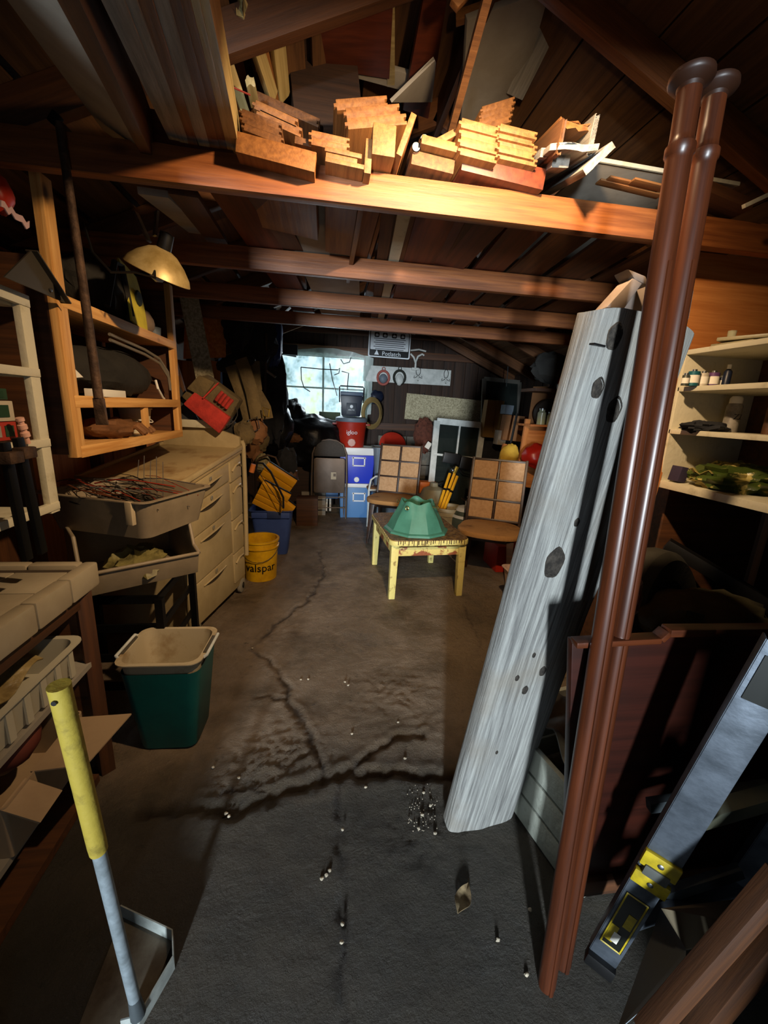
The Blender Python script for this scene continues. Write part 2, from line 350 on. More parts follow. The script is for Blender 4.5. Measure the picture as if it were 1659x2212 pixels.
# ---- floor: a fine mesh with real cracks and joints
def build_floor():
    pl = [[(300, 1755), (433, 1748), (491, 1760), (540, 1742), (597, 1715), (650, 1700), (708, 1681), (737, 1676), (850, 1672), (944, 1676), (1010, 1678)],
          [(737, 1676), (780, 1647), (820, 1615), (857, 1589), (920, 1589)],
          [(734, 1680), (737, 1780), (738, 1878), (737, 2050), (737, 2300)],
          [(700, 1684), (679, 1613), (650, 1555), (621, 1512), (619, 1478), (590, 1440), (563, 1416), (539, 1401), (570, 1375), (597, 1348), (630, 1320), (664, 1300), (700, 1240), (690, 1190)],
          [(553, 1507), (580, 1505), (607, 1510), (621, 1512)], [(480, 1716), (530, 1705), (560, 1712), (600, 1700)],
          [(1000, 1305), (1025, 1360), (1040, 1400)], [(679, 1613), (640, 1640), (600, 1655)]]
    wd = [.020, .014, .013, .013, .009, .007, .006, .008]; dp = [.014, .011, .007, .009, .006, .005, .005, .005]
    x0, x1, y0, y1, st = -1.4, 2.6, -.6, 5.8, .0115
    nx, ny = int((x1-x0)/st)+1, int((y1-y0)/st)+1
    X, Y = np.meshgrid(np.linspace(x0, x1, nx), np.linspace(y0, y1, ny), indexing='ij')
    nz = lambda f, s: (np.sin(X*f*1.3+s+2*np.sin(Y*f*.7+s*2))*np.sin(Y*f*1.1-s+2*np.sin(X*f*.9+s)))
    Xw = X+.012*nz(23, 1)+.006*nz(61, 2); Yw = Y+.012*nz(27, 3)+.006*nz(57, 4)
    Zf = .004*nz(3.1, .3)+.0022*nz(13, 2)+.0012*nz(41, 5); dirt = np.zeros_like(X)
    for P, wdt, dpt in zip(pl, wd, dp):
        Q = [PZ(*p) for p in P]; D = np.full_like(X, 9.)
        for a, b in zip(Q[:-1], Q[1:]):
            ax, ay, bx, by = a.x, a.y, b.x, b.y; L2 = (bx-ax)**2+(by-ay)**2+1e-9
            t = np.clip(((Xw-ax)*(bx-ax)+(Yw-ay)*(by-ay))/L2, 0, 1); D = np.minimum(D, np.hypot(Xw-ax-t*(bx-ax), Yw-ay-t*(by-ay)))
        Zf -= dpt*np.exp(-(D/wdt)**2); Zf += .35*dpt*np.exp(-((D-2.3*wdt)/(1.2*wdt))**2); dirt = np.maximum(dirt, np.exp(-(D/(wdt*.95))**2)*np.clip(.75+.5*nz(17, 2.2), .2, 1))
    # spalled rough patches
    for px, py, r in ((600, 1365, .10), (480, 1745, .13), (860, 1500, .25), (640, 1640, .15), (560, 1640, .2), (900, 1780, .15)):
        c = PZ(px, py); d = np.hypot(X-c.x, Y-c.y); Zf += .0035*np.exp(-(d/r)**2)*(nz(47, 1.7)+nz(93, .4))
    vs = np.stack([X, Y, Zf], -1).reshape(-1, 3); i = np.arange(nx-1)[:, None]*ny+np.arange(ny-1)[None]; i = i.reshape(-1)
    fs = np.stack([i, i+ny, i+ny+1, i+1], -1)
    me = bpy.data.meshes.new('floor'); me.from_pydata(vs.tolist(), [], fs.tolist()); me.shade_smooth()
    at = me.attributes.new('dirt', 'FLOAT', 'POINT'); at.data.foreach_set('value', dirt.reshape(-1).astype('f'))
    o = bpy.data.objects.new('floor', me); COL.objects.link(o); o['kind'] = 'structure'
    M = mat('concrete_floor', '64543f', .5, c2='a5917a', ns=2.6, amt=1, lo=.35, hi=.7); N = M.node_tree.nodes; L = M.node_tree.links; b = N['Principled BSDF']
    col = b.inputs['Base Color'].links[0].from_socket; tc = N.new('ShaderNodeTexCoord')
    def noi(s, d=8, r=.7):
        n = N.new('ShaderNodeTexNoise'); n.inputs['Scale'].default_value = s; n.inputs['Detail'].default_value = d; n.inputs['Roughness'].default_value = r; L.new(tc.outputs['Object'], n.inputs[0]); return n.outputs[0]
    def rng(x, a, c, lo, hi):
        q = N.new('ShaderNodeMapRange'); q.inputs[1].default_value = a; q.inputs[2].default_value = c; q.inputs[3].default_value = lo; q.inputs[4].default_value = hi; L.new(x, q.inputs[0]); return q.outputs[0]
    def mixc(f, a, c, mode='MIX'):
        q = N.new('ShaderNodeMixRGB'); q.blend_type = mode; L.new(f, q.inputs[0]) if not isinstance(f, float) else setattr(q.inputs[0], 'default_value', f)
        L.new(a, q.inputs[1]); q.inputs[2].default_value = hx(c); return q.outputs[0]
    col = mixc(rng(noi(1.3, 4), .52, .64, 0, .6), col, '241d14')          # old oil and damp stains
    col = mixc(rng(noi(19, 8), .60, .70, 0, .65), col, '1c1711'); col = mixc(rng(noi(9, 10, .8), .63, .72, 0, .5), col, '9a917f')
    # floor colour is darker and greyer towards the front, blending into the browner back
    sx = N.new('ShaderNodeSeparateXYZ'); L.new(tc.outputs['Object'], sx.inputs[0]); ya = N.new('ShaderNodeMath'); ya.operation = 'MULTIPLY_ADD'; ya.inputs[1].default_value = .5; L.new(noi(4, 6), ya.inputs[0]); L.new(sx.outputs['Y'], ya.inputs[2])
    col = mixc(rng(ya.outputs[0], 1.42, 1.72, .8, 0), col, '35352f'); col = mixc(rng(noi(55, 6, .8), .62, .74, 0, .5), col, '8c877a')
    ga = N.new('ShaderNodeAttribute'); ga.attribute_name = 'dirt'
    dm = N.new('ShaderNodeMath'); dm.operation = 'MULTIPLY'; L.new(ga.outputs['Fac'], dm.inputs[0]); dm.inputs[1].default_value = .85; col = mixc(dm.outputs[0], col, '20140a')
    L.new(col, b.inputs['Base Color']); L.new(rng(noi(5, 6), .35, .65, .30, .68), b.inputs['Roughness'])
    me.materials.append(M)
    a = noi(34, 10, .75); c = noi(130, 4); s_ = N.new('ShaderNodeMath'); s_.operation = 'MULTIPLY_ADD'; s_.inputs[1].default_value = .35; L.new(c, s_.inputs[0]); L.new(a, s_.inputs[2])
    bp = N.new('ShaderNodeBump'); bp.inputs['Strength'].default_value = 1.0; bp.inputs['Distance'].default_value = .02; L.new(s_.outputs[0], bp.inputs['Height']); L.new(bp.outputs[0], b.inputs['Normal'])
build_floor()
def piece(name, a, b, w, t, m, parent, up=(0, 0, 1), bevel=.0015, **k):
    F, g = beamgeo(a, b, w, t, up, **k); o = finish(name, g, m, F, 40, bevel, parent); return o
# ---- walls
g = G().box((XL-.06, 2.6, ZE/2), (.02, 6.4, ZE)); WL = struct('wall_left', g, W_DARK)
for i in range(7): piece('wall_panel', (XL-.035, -.3+i*.9, 0), (XL-.035, -.3+i*.9, ZE), .88, .012, [W_BROWN, W_PLY][i in (3, 4)], WL, up=(1, 0, 0))
for y in (.2, .8, 1.4, 2.0, 2.6, 3.2, 3.85, 4.5, 5.1): piece('stud', (XL, y, 0), (XL, y, ZE), .04, .06, W_RAFT, WL, up=(1, 0, 0))
g = G().box((XR+.06, 2.6, ZE/2), (.02, 6.4, ZE)); WR = struct('wall_right', g, W_DARK)
for i in range(30): piece('wall_board', (XR+.03, -.4+i*.21, 0), (XR+.03+random.uniform(-.004, .004), -.4+i*.21, ZE), .2, .018, W_DARK, WR, up=(1, 0, 0))
for y in (.6, 1.9, 3.2, 4.5): piece('stud', (XR, y, 0), (XR, y, ZE), .04, .07, W_BROWN, WR, up=(1, 0, 0))
WX0, WX1, WZ0, WZ1 = -.60, .52, 1.18, 1.98     # window opening in the back wall
g = G().box(((XL+WX0)/2, YB+.06, 1.35), (WX0-XL, .02, 2.7)).box(((XR+WX1)/2, YB+.06, 1.35), (XR-WX1, .02, 2.7)).box(((WX0+WX1)/2, YB+.06, WZ0/2), (WX1-WX0, .02, WZ0)).box(((WX0+WX1)/2, YB+.06, (WZ1+2.7)/2), (WX1-WX0, .02, 2.7-WZ1))
WB = struct('wall_back', g, W_DARK)
x = XL
while x < XR-.05:
    wd_ = random.uniform(.14, .2); top = min(roof_z(x), roof_z(x+wd_)) - .02; xc = x+wd_/2
    if WX0-.06 < xc < WX1+.06:
        piece('wall_board', (xc, YB+.03, 0), (xc, YB+.03, WZ0), wd_-.006, .018, W_DARK, WB, up=(0, 1, 0)); piece('wall_board', (xc, YB+.03, WZ1), (xc, YB+.03, top), wd_-.006, .018, W_DARK, WB, up=(0, 1, 0))
    else: piece('wall_board', (xc, YB+.03+random.uniform(-.004, .004), 0), (xc, YB+.03, top), wd_-.006, .018, W_DARK, WB, up=(0, 1, 0))
    x += wd_
for z, x0, x1 in ((1.12, XL, XR), (2.06, XL, XR), (2.3, -1.0, 2.3)): piece('rail', (x0, YB-.01, z), (x1, YB-.01, z), .09, .04, W_BROWN, WB, up=(0, 1, 0))
for r in range(5):
    for c in range(4):
        piece('concrete_block', (.92+c*.4+(r % 2)*.2-.2, YB-.03, .1+r*.2), (1.31+c*.4+(r % 2)*.2-.2, YB-.03, .1+r*.2), .19, .04, CONC, WB, up=(0, 1, 0), bevel=.006)
# window, daylight behind it
WF = struct('wall_front', G().box((-1.84, -.62, 1.4), (2.44, .1, 2.8)).box((1.53, -.62, 1.4), (2.3, .1, 2.8)).box((.0, -.62, 2.36), (1.5, .1, .95)), W_DARK)
wn = struct('window_1', G().box(((WX0+WX1)/2, YB+.02, WZ0-.02), (WX1-WX0+.08, .07, .04)).box(((WX0+WX1)/2, YB+.02, WZ1+.02), (WX1-WX0+.08, .07, .04)).box((WX0-.02, YB+.02, (WZ0+WZ1)/2), (.04, .07, WZ1-WZ0)).box((WX1+.02, YB+.02, (WZ0+WZ1)/2), (.04, .07, WZ1-WZ0)), WPAINT)
def outdoors():
    M = bpy.data.materials.new('daylight_garden_view'); M.use_nodes = True; N = M.node_tree.nodes; L = M.node_tree.links; N.remove(N['Principled BSDF'])
    tc = N.new('ShaderNodeTexCoord'); n = N.new('ShaderNodeTexNoise'); n.inputs['Scale'].default_value = 3.6; n.inputs['Detail'].default_value = 6; n.inputs['Roughness'].default_value = .7; L.new(tc.outputs['Object'], n.inputs[0])
    r = N.new('ShaderNodeValToRGB'); el = r.color_ramp.elements; el[0].position = .33; el[0].color = hx('6d8a86'); el[1].position = .44; el[1].color = hx('b7dce8')
    for p, c in ((.54, 'e2f7fb'), (.62, 'd6f0c0'), (.7, 'b7d84e')): e = el.new(p); e.color = hx(c)
    L.new(n.outputs[0], r.inputs[0]); e = N.new('ShaderNodeEmission'); e.inputs[1].default_value = 4.3; L.new(r.outputs[0], e.inputs[0]); L.new(e.outputs[0], N['Material Output'].inputs[0]); return M
OUT = outdoors()
for k in range(2):
    for j in range(2):
        xa, xb = WX0+k*(WX1-WX0)/2, WX0+(k+1)*(WX1-WX0)/2; za, zb = WZ0+j*(WZ1-WZ0)/2, WZ0+(j+1)*(WZ1-WZ0)/2
        finish('pane', G().box(((xa+xb)/2, YB+.04, (za+zb)/2), (xb-xa-.02, .006, zb-za-.02)), OUT, parent=wn)
finish('muntin', G().box(((WX0+WX1)/2, YB+.03, (WZ0+WZ1)/2), (.025, .03, WZ1-WZ0)).box(((WX0+WX1)/2, YB+.03, (WZ0+WZ1)/2), (WX1-WX0, .03, .02)), BROWNP, parent=wn)
# ---- roof
g = G()
for s in (-1, 1):
    xe = XL-.15 if s < 0 else XR+.15
    g.hexa([V((RX, -.9, RZ+.03)), V((xe, -.9, roof_z(xe)+.03)), V((xe, 5.9, roof_z(xe)+.03)), V((RX, 5.9, RZ+.03))], [V((RX, -.9, RZ+.05)), V((xe, -.9, roof_z(xe)+.05)), V((xe, 5.9, roof_z(xe)+.05)), V((RX, 5.9, RZ+.05))])
CL = struct('ceiling', g, W_DARK)
for s in (-1, 1):
    xe = XL-.1 if s < 0 else XR+.1; L_ = math.hypot(xe-RX, roof_z(xe)-RZ); n = int(L_/.19); nrm = V((s*SL, 0, 1)).normalized()
    for i in range(n):
        t = (i+.5)/n; x = RX+(xe-RX)*t
        piece('roof_board', (x, -.85, roof_z(x)+.015+random.uniform(-.003, .003)), (x, 5.85, roof_z(x)+.015), .183, .018, W_ROOF, CL, up=nrm)
JY = [.72-.0, 1.46, 2.2, 2.87, 3.5, 4.2, 4.9, 5.5]
for k, y in enumerate(JY[1:]):
    for s in (-1, 1):
        xe = XL-.1 if s < 0 else XR+.1; up = V((s*SL, 0, 1)).normalized(); a = V((RX+.01*s, y+.045, RZ))-up*.05; b = V((xe, y+.045, roof_z(xe)))-up*.05
        piece('rafter', a, b, .04, .1, W_JOIST if (k == 0 and s > 0) else W_BROWN if k == 0 else W_RAFT, CL, up=up)
    dz = (.0, .0, .0, .0, .01, .0, .0)[k]
    if k < 4: piece('joist', (XL-.06, y, 1.995+dz), (XR if k else 2.3, y, 1.995+dz), .04, .09, W_JOIST, CL, bevel=.003, seg=6)
piece('ridge_board', (RX, -.8, RZ-.06), (RX, 5.8, RZ-.06), .025, .14, W_BROWN, CL)
# a second chord nailed behind the front joist on the left, and braces in the trusses
piece('joist_splice', PY(270, 268, 1.52), PY(505, 312, 1.52), .04, .08, W_REDB, CL)
for y in (2.24, 2.91, 3.54): piece('brace', (-.35, y, 2.04), (.3, y, 2.62), .035, .08, W_RAFT, CL, up=(0, 1, 0)); piece('brace', (1.35, y, 2.04), (.8, y, 2.55), .035, .08, W_RAFT, CL, up=(0, 1, 0))
# bright chinks of daylight between boards of the far walls
for px, py, y, w_, h_ in ((1077, 702, YB, .05, .035), (605, 762, YB-.02, .07, .02)): finish('daylight_gap', G().box(PY(px, py, y-.04), (w_, .004, h_)), mat('daylight_gap_glow', 'dff2ff', emit=3), parent=WB)
for px, py, w_, h_ in ((1520, 627, .05, .012), (1582, 628, .015, .02), (1622, 614, .01, .025)): finish('daylight_gap', G().box(PX(px, py, XR+.015), (.004, w_*1.6, h_*1.6)), MATS['daylight_gap_glow'], parent=WR)

# the work lamp itself hangs from the ridge just above the frame: cord, socket, bulb, and an unseen disc added to keep the floor below dark
t = T('work_lamp', 'bare work bulb hanging from the ridge above view, with an added light-blocking disc', 'lamp', (.42, .835, 2.142))
t.p('pan', G().lathe([(0, -.082), (.021, -.082), (.024, -.079), (.021, -.080), (0, -.080)], (0, 0, 0), 24), mat('blocking_disc_metal', '3c3a36', .5, .5))
t.p('stem', G().tube([(0, .02, -.081), (.0, .045, -.05), (0, .05, .04), (0, .0, .09), (0, 0, .45)], .003, 6), mat('lamp_cord', '1a1a18', .6)); t.p('socket', G().lathe([(0, .02), (.014, .02), (.016, .06), (.008, .08), (0, .08)], (0, 0, 0), 14), mat('lamp_cord', ''))
# ================================================================== ON THE CEILING JOISTS
def attic(px, py, wpx, tpx, ang, label, mt=W_TG, y=1.40, L=1.3, cat='board', name='wood_board', prof=True, jag=0, group='boards stored on the ceiling joists', dz=0.0, dx=0.0):
    y -= .05; c = PY(px, py, y); s = sc(c); a = math.radians(ang); w_, t_ = wpx*s, tpx*s
    up = V((math.sin(-a)*-1, 0, math.cos(a)))    # positive angle: right side lower in the picture
    far = V((c.x+dx, y+L, c.z+dz))
    return beam(name, c, far, w_, t_, mt, label, cat, up=up, group=group, prof=tgprof(w_, t_) if prof else None, jag=jag)
o_ = ['topmost', 'second from top', 'third from top', 'fourth from top', 'fifth from top', 'sixth from top']
attic(597, 328, 168, 38, 6.5, 'wide thick board end lying flat at left front of the joist load', W_TG, 1.43, .5, prof=False)
for i, (x, y) in enumerate(((565, 258), (566, 273), (570, 290))): attic(x, y, 84, 13, 12, 'narrow greyed board, %s of the leftmost small stack on the joist' % o_[i], W_TGD, 1.46, 1.5)
for i, (x, y) in enumerate(((597, 246), (606, 266))): attic(x, y, 92, 17, 15, 'bright tongue-and-groove board, %s of the tilted pair left of the dark gap' % o_[i], W_TG, 1.52, 1.4)
attic(622, 236, 138, 17, 14, 'wide dark board lying behind the tilted pair at left', W_TGD, 1.75, 1.3)
for i, (x, y, l) in enumerate(((782, 222, 112), (806, 240, 118), (815, 262, 130))): attic(x, y, l, 20, -11, 'broad board, %s of the tilted stack above the square block' % o_[i], W_TG, 1.56-.03*i, 1.4)
attic(800, 300, 70, 30, -4, 'dark board standing under the tilted stack above the joist', W_TGD, 1.6, 1.2, prof=False)
attic(830, 302, 50, 58, 1, 'square sawn timber block end in the middle of the load', W_TG, 1.41, .9, prof=False, name='timber_block', cat='timber')
for i, (x, y) in enumerate(((714, 298), (714, 313))): attic(x, y, 82, 14, 4, 'tongue-and-groove board, %s of the pair left of square block' % o_[i], W_TG, 1.44, 1.4)
attic(658, 306, 42, 14, 5, 'short narrow strip end beside the wide thick board', W_TGD, 1.46, .6, prof=False)
for i, (x, y, l) in enumerate(((742, 329, 80), (738, 341, 68), (745, 352, 84))): attic(x, y, l, 9, 4, 'thin strip, %s of the low stack on the joist below square block' % o_[i], W_TG, 1.42, .7, prof=False)
attic(796, 337, 15, 64, 2, 'thin board on edge just left of the square block', W_TG, 1.43, 1.1, prof=False)
attic(878, 290, 13, 84, 20, 'thin board leaning on edge right of the square block', W_TG, 1.41, 1.1, prof=False)
attic(952, 310, 84, 17, 5, 'board end sloping beside the two metal pipes', W_TG, 1.43, 1.2, prof=False)
attic(970, 292, 62, 13, -30, 'short board tilted up against the central stack', W_TG, 1.45, .9, prof=False)
for i in range(4): attic(1037+(i > 1)*-2, 275+i*19.5, 84, 17.5, 5, 'tongue-and-groove board, %s of the left bright stack on the joist' % o_[i], W_TG, 1.41+.008*(i % 2), 1.6)
for i in range(5): attic(1121-(i % 2)*4, 284+i*15, 86-4*(i % 2), 13.5, 4, 'tongue-and-groove board, %s of the right bright stack on the joist' % o_[i], W_TG, 1.42+.01*(i % 3), 1.5)
for i in range(4): attic(1078-i*3, 226+i*13.5, 76, 12, -21, 'thin tongued board, %s of the upper tilted stack behind the two bright stacks' % o_[i], W_TG, 1.62, 1.3)
attic(1090, 366, 190, 40, 5, 'dark brown board lying under the two bright stacks', W_REDB, 1.455, 1.9, prof=False)
attic(936, 350, 95, 26, 5, 'dark board lying under the sloping board beside pipes', W_TGD, 1.46, 1.5, prof=False)
# two metal pipes
for q, (px, py, nm) in enumerate(((899, 317, 'lower'), (917, 300, 'upper'))):
    c = PY(px, py, 1.40); g = G().lathe([(.014, 0), (.014, 2.2), (.0115, 2.2), (.0115, 0), (.014, 0)], (0, 0, 0), 16, rot('X', -90)); g.tf(Matrix.Translation(c)); solo('metal_pipe', g, STEEL, 'round grey metal pipe end, the %s of the two pipes on the joist' % nm, 'pipe', 'metal pipes on the joists')
# weathered channel boards at right
def slant(name, e, f, ye, yf, w_, t_, mt, label, cat='board', up=(0, 0, 1), **k):
    return beam(name, PY(*e, ye), PY(*f, yf), w_, t_, mt, label, cat, up=up, **k)
t = T('channel_trough', 'broken weathered wooden trough with a splintered end right of the stacks', 'trough', PY(1238, 320, 1.3))
a, b = PY(1240, 318, 1.28), PY(1120, 405, 1.95)
t.beam('bottom_board', a, b, .13, .016, W_GREY, up=(0, 0, 1), jag=.012); 
t.beam('side_board', PY(1212, 296, 1.28), PY(1098, 398, 1.95), .016, .075, W_TGD, jag=.014); t.beam('side_board', PY(1280, 292, 1.28), PY(1146, 398, 1.95), .016, .085, W_GREY, jag=.016); t.beam('top_board', PY(1250, 272, 1.3), PY(1125, 380, 1.95), .12, .014, W_TG, up=(.15, 0, 1), jag=.015)
slant('wood_board', (1290, 345), (1165, 420), 1.27, 1.9, .09, .02, W_GREY, 'splintered grey board right of the broken trough', up=(-.7, 0, .7), jag=.02)
slant('wood_board', (1190, 330), (1098, 405), 1.36, 1.9, .06, .022, W_GREY, 'narrow moulded grey board left of the broken trough', up=(0, 0, 1))
slant('wood_board', (1212, 348), (1120, 408), 1.34, 1.9, .05, .03, W_GREY, 'half round grey moulding beneath the broken trough', up=(0, 0, 1))
# thin sheet at right and laths
t = T('sheet_panel', 'thin greenish grey sheet with pale edges lying on joists at right', 'panel', PY(1420, 370, 1.44))
c0, c1 = PY(1280, 348, 1.44), PY(1590, 402, 1.44)
t.beam('sheet', (c0+c1)/2, (c0+c1)/2+V((.0, 1.2, 0)), (c1-c0).length, .008, GREYP, up=(c1-c0).cross(V((0, 1, 0)))*-1, bevel=.001); t.beam('edge_strip', c0+V((0, -.01, 0)), c1+V((0, -.01, 0)), .01, .012, WHITEP)
for i, (e, f) in enumerate((((1292, 392), (1425, 424)), ((1312, 386), (1428, 412)), ((1365, 390), (1430, 406)))): slant('wood_lath', e, f, 1.43-.02*i, 1.43-.02*i, .03, .006, W_TG, 'thin bright lath, %s of the three lying on the joist beside the posts' % ('lowest', 'middle', 'highest')[i], 'lath', group='laths at the right of the joist')
slant('wood_board', (1480, 405), (1600, 455), 1.42, 1.42, .09, .03, W_BROWN, 'short dark brown board lying on the joist right of the posts', up=(0, 0, 1))
slant('wood_stick', (1606, 446), (1665, 418), 1.3, 1.3, .012, .012, WHITEP, 'thin pale stick poking up at the far right of the joist', 'stick')
# long bundles overhead at left running towards the camera
def overhead(e, f, ye, yf, w_, t_, mt, label, yb=3.3, up=(0, 0, 1), name='wood_board', cat='board', **k):
    a, b = PY(*f, yf), PY(*e, ye); d = (b-a)/(b.y-a.y); far = b+d*0+V((d.x*.3, 1, 0))*(yb-ye); g = None
    return beam(name, a-d*.25, b+d*.1, w_, t_, mt, label, cat, up=up, **k)
for i, (e, f, w_, mt) in enumerate((((506, 286), (446, 0), .03, W_PALE), ((494, 284), (428, 0), .028, W_PALE), ((480, 282), (408, 0), .03, W_TGD), ((462, 280), (385, 0), .035, W_TGD), ((440, 276), (360, 0), .035, W_GREY), ((415, 272), (330, 0), .03, W_TGD), ((396, 268), (300, 0), .03, W_GREY), ((375, 262), (272, 0), .035, W_GREY))):
    overhead(e, f, 1.5, .86, w_*.9, .09, mt, '%s moulding on edge, %s from the right in the overhead bundle' % (('pale', 'pale', 'brown', 'brown', 'grey', 'brown', 'grey', 'grey')[i], ('first', 'second', 'third', 'fourth', 'fifth', 'sixth', 'seventh', 'eighth')[i]), group='long mouldings hung over the left joist', name='moulding_strip', cat='moulding')
overhead((262, 288), (80, 0), 1.5, .87, .13, .022, GREYP, 'wide flat grey painted board running overhead at upper left', up=(.5, 0, 1))
overhead((318, 292), (190, 0), 1.5, .87, .03, .12, W_BROWN, 'dark brown board on edge beside the wide grey overhead board')
# splintered uprights
for i, (e, f, ye, yf, w_, lb) in enumerate((((590, 212), (530, 30), 1.75, 1.5, .05, 'left'), ((598, 214), (560, 12), 1.78, 1.55, .03, 'middle'), ((612, 212), (592, 24), 1.8, 1.55, .055, 'right'))):
    a, b = PY(*f, yf), PY(*e, ye); beam('splintered_board', a, b, w_, .018, (W_PALE, W_TG, W_PALE)[i], 'broken pale board with splintered top standing up out of the load, %s one of three' % lb, 'board', up=(.3, -1, 0), jag=.05, group='splintered uprights in the load')
for i, (e, f, y_) in enumerate((((490, 125), (532, 250), 1.6), ((540, 175), (550, 225), 1.55))): slant('wood_board', e, f, y_, y_+.1, .028, .02, W_PALE, ('long thin pale board leaning beside the overhead bundle', 'short pale board stub beside the tilted pair')[i], up=(0, -1, .1), jag=.01)
g = G().tube([PY(465, 65, 1.5), PY(485, 85, 1.5), PY(515, 105, 1.5)], .0025, 6).tube([PY(482, 215, 1.45), PY(495, 185, 1.45), PY(540, 205, 1.5)], .0025, 6); solo('red_twine', g, mat('red_twine', '7a2418', .8), 'thin red twine tied round the overhead moulding bundle', 'string')
# things standing further back in the loft
def slab(name, quad, th, mt, label, cat='panel', **k):
    P = [PY(a, b, min(y, 1.62+.0017*b)) for a, b, y in quad]; n = (P[1]-P[0]).cross(P[2]-P[0]).normalized()*th; g = G().hexa(P, [p+n for p in P]); return solo(name, g, mt, label, cat, bevel=.002, **k)
slab('grey_sheet', [(990, 300, 2.1), (1120, 200, 2.1), (1185, -40, 1.95), (1005, 30, 1.95)], .02, GREYP, 'large flat grey panel standing tilted in the loft behind the bright stacks')
slab('edge_board', [(985, 60, 1.9), (985, 45, 1.9), (1150, -12, 1.9), (1150, 3, 1.9)], .03, W_TG, 'narrow bright lath along the top of the grey loft panel', 'lath')
slab('grey_sheet', [(842, 214, 1.75), (930, 214, 1.9), (938, 128, 1.7), (936, 122, 1.7)], .012, GREYP, 'triangular corner of a grey sheet with a pale edge in the loft')
slab('dark_box', [(622, 258, 2.2), (782, 262, 2.2), (770, 120, 2.2), (622, 112, 2.2)], .25, W_DARK, 'dark box-like panel standing behind the splintered boards', 'box')
slab('brown_sheet', [(690, 125, 2.6), (840, 150, 2.6), (850, -60, 2.5), (680, -60, 2.5)], .03, W_REDB, 'dark red-brown sheet hanging upright in the middle of the loft')
slab('brown_sheet', [(870, 220, 2.1), (925, 240, 2.1), (965, -20, 2.0), (915, -30, 2.0)], .03, W_REDB, 'narrow dark red-brown board standing left of the grey loft panel')
slab('pale_board', [(835, 175, 2.3), (852, 175, 2.3), (852, -50, 2.3), (838, -50, 2.3)], .02, W_PALE, 'thin upright pale strip beside the red-brown sheet', 'board')
slab('pale_board', [(616, 98, 2.35), (686, 118, 2.35), (686, 92, 2.35), (614, 68, 2.35)], .02, W_PALE, 'short bright cross board with a vertical crack in the loft', 'board')
slab('grey_board', [(704, 140, 2.4), (905, 195, 2.4), (905, 155, 2.4), (704, 100, 2.4)], .02, GREYP, 'long grey cross board behind the dark panel', 'board')
g = G().bar(PY(972, 290, 1.62), PY(1062, -40, 1.25), .022, .022); solo('hanging_rod', g, W_TGD, 'slim brown-grey wooden rod standing up in front of the grey panel', 'rod')
slant('wood_board', (1112, 205), (1225, -30), 1.9, 1.6, .07, .02, W_GREY, 'long grey board leaning up to the rafters right of the grey panel', up=(0, -1, 0))
slant('wood_board', (1085, 200), (1190, -30), 1.95, 1.65, .03, .03, W_BROWN, 'dark strip leaning up beside the long grey board', up=(0, -1, 0))
slab('wood_offcut', [(970, 12, 1.4), (985, 30, 1.4), (1012, 2, 1.4), (992, -15, 1.4)], .02, W_TG, 'small bright offcut lodged near the top of the loft', 'board')
# undersides seen between the joists: boards lying over the joists further back
und = [(-.30, .16, 'dark brown sheet above the second joist, leftmost of the row', W_REDB), (-.02, .30, 'wide pale grey sheet lying over the joists', GREYP), (.24, .05, 'narrow brown strip beside the pale grey sheet over the joists', W_BROWN), (.30, .05, 'narrow white strip lying over the joists', WHITEP), (.42, .15, 'brown board beside the narrow white strip over the joists', W_REDB),
       (.60, .13, 'dark board above the joists right of the two pipes', W_BROWN), (.78, .15, 'red-brown board above the second joist', W_REDB), (.97, .17, 'dark brown board above the second joist', W_BROWN), (1.2, .2, 'wide dark board above the second joist at right', W_BROWN), (1.5, .3, 'broad dark sheet over the joists at far right', W_BROWN)]
for i, (x, w_, lb, mt) in enumerate(und):
    beam('loft_board', (x-.03, 1.64 if i not in (1,) else 1.64, 2.052), (x+.14, 3.72-.05*(i % 3), 2.052), w_, .016, mt, lb, 'board', group='boards laid across the rear joists')
for i, (e, f, lb) in enumerate((((640, 545), (560, 415), 'brown'), ((430, 500), (330, 415), 'grey'), ((470, 520), (395, 415), 'dark'))): slant('wood_board', e, f, 2.25, 1.6, .09, .02, (W_BROWN, GREYP, W_BROWN)[i], '%s board seen under the joists at left, slanting towards the lamp' % lb)
for i, (e, f, y0, y1) in enumerate((((1090, 420), (960, 640), 1.6, 3.3), ((1125, 430), (985, 640), 1.6, 3.3), ((1250, 575), (1100, 660), 2.3, 3.2), ((1380, 570), (1240, 640), 2.0, 2.6), ((870, 420), (800, 640), 1.6, 3.4))): slant('long_strip', e, f, y0, y1, .025, .02, (W_GREY, W_GREY, W_GREY, W_GREY, STEEL)[i], ('long grey moulding, left one of the close pair under the joists', 'long grey moulding, right one of the close pair under the joists', 'pale slat crossing above the third joist', 'pale slat just left of the grey timber top', 'slim metal rod running under the joists at centre')[i], 'moulding')
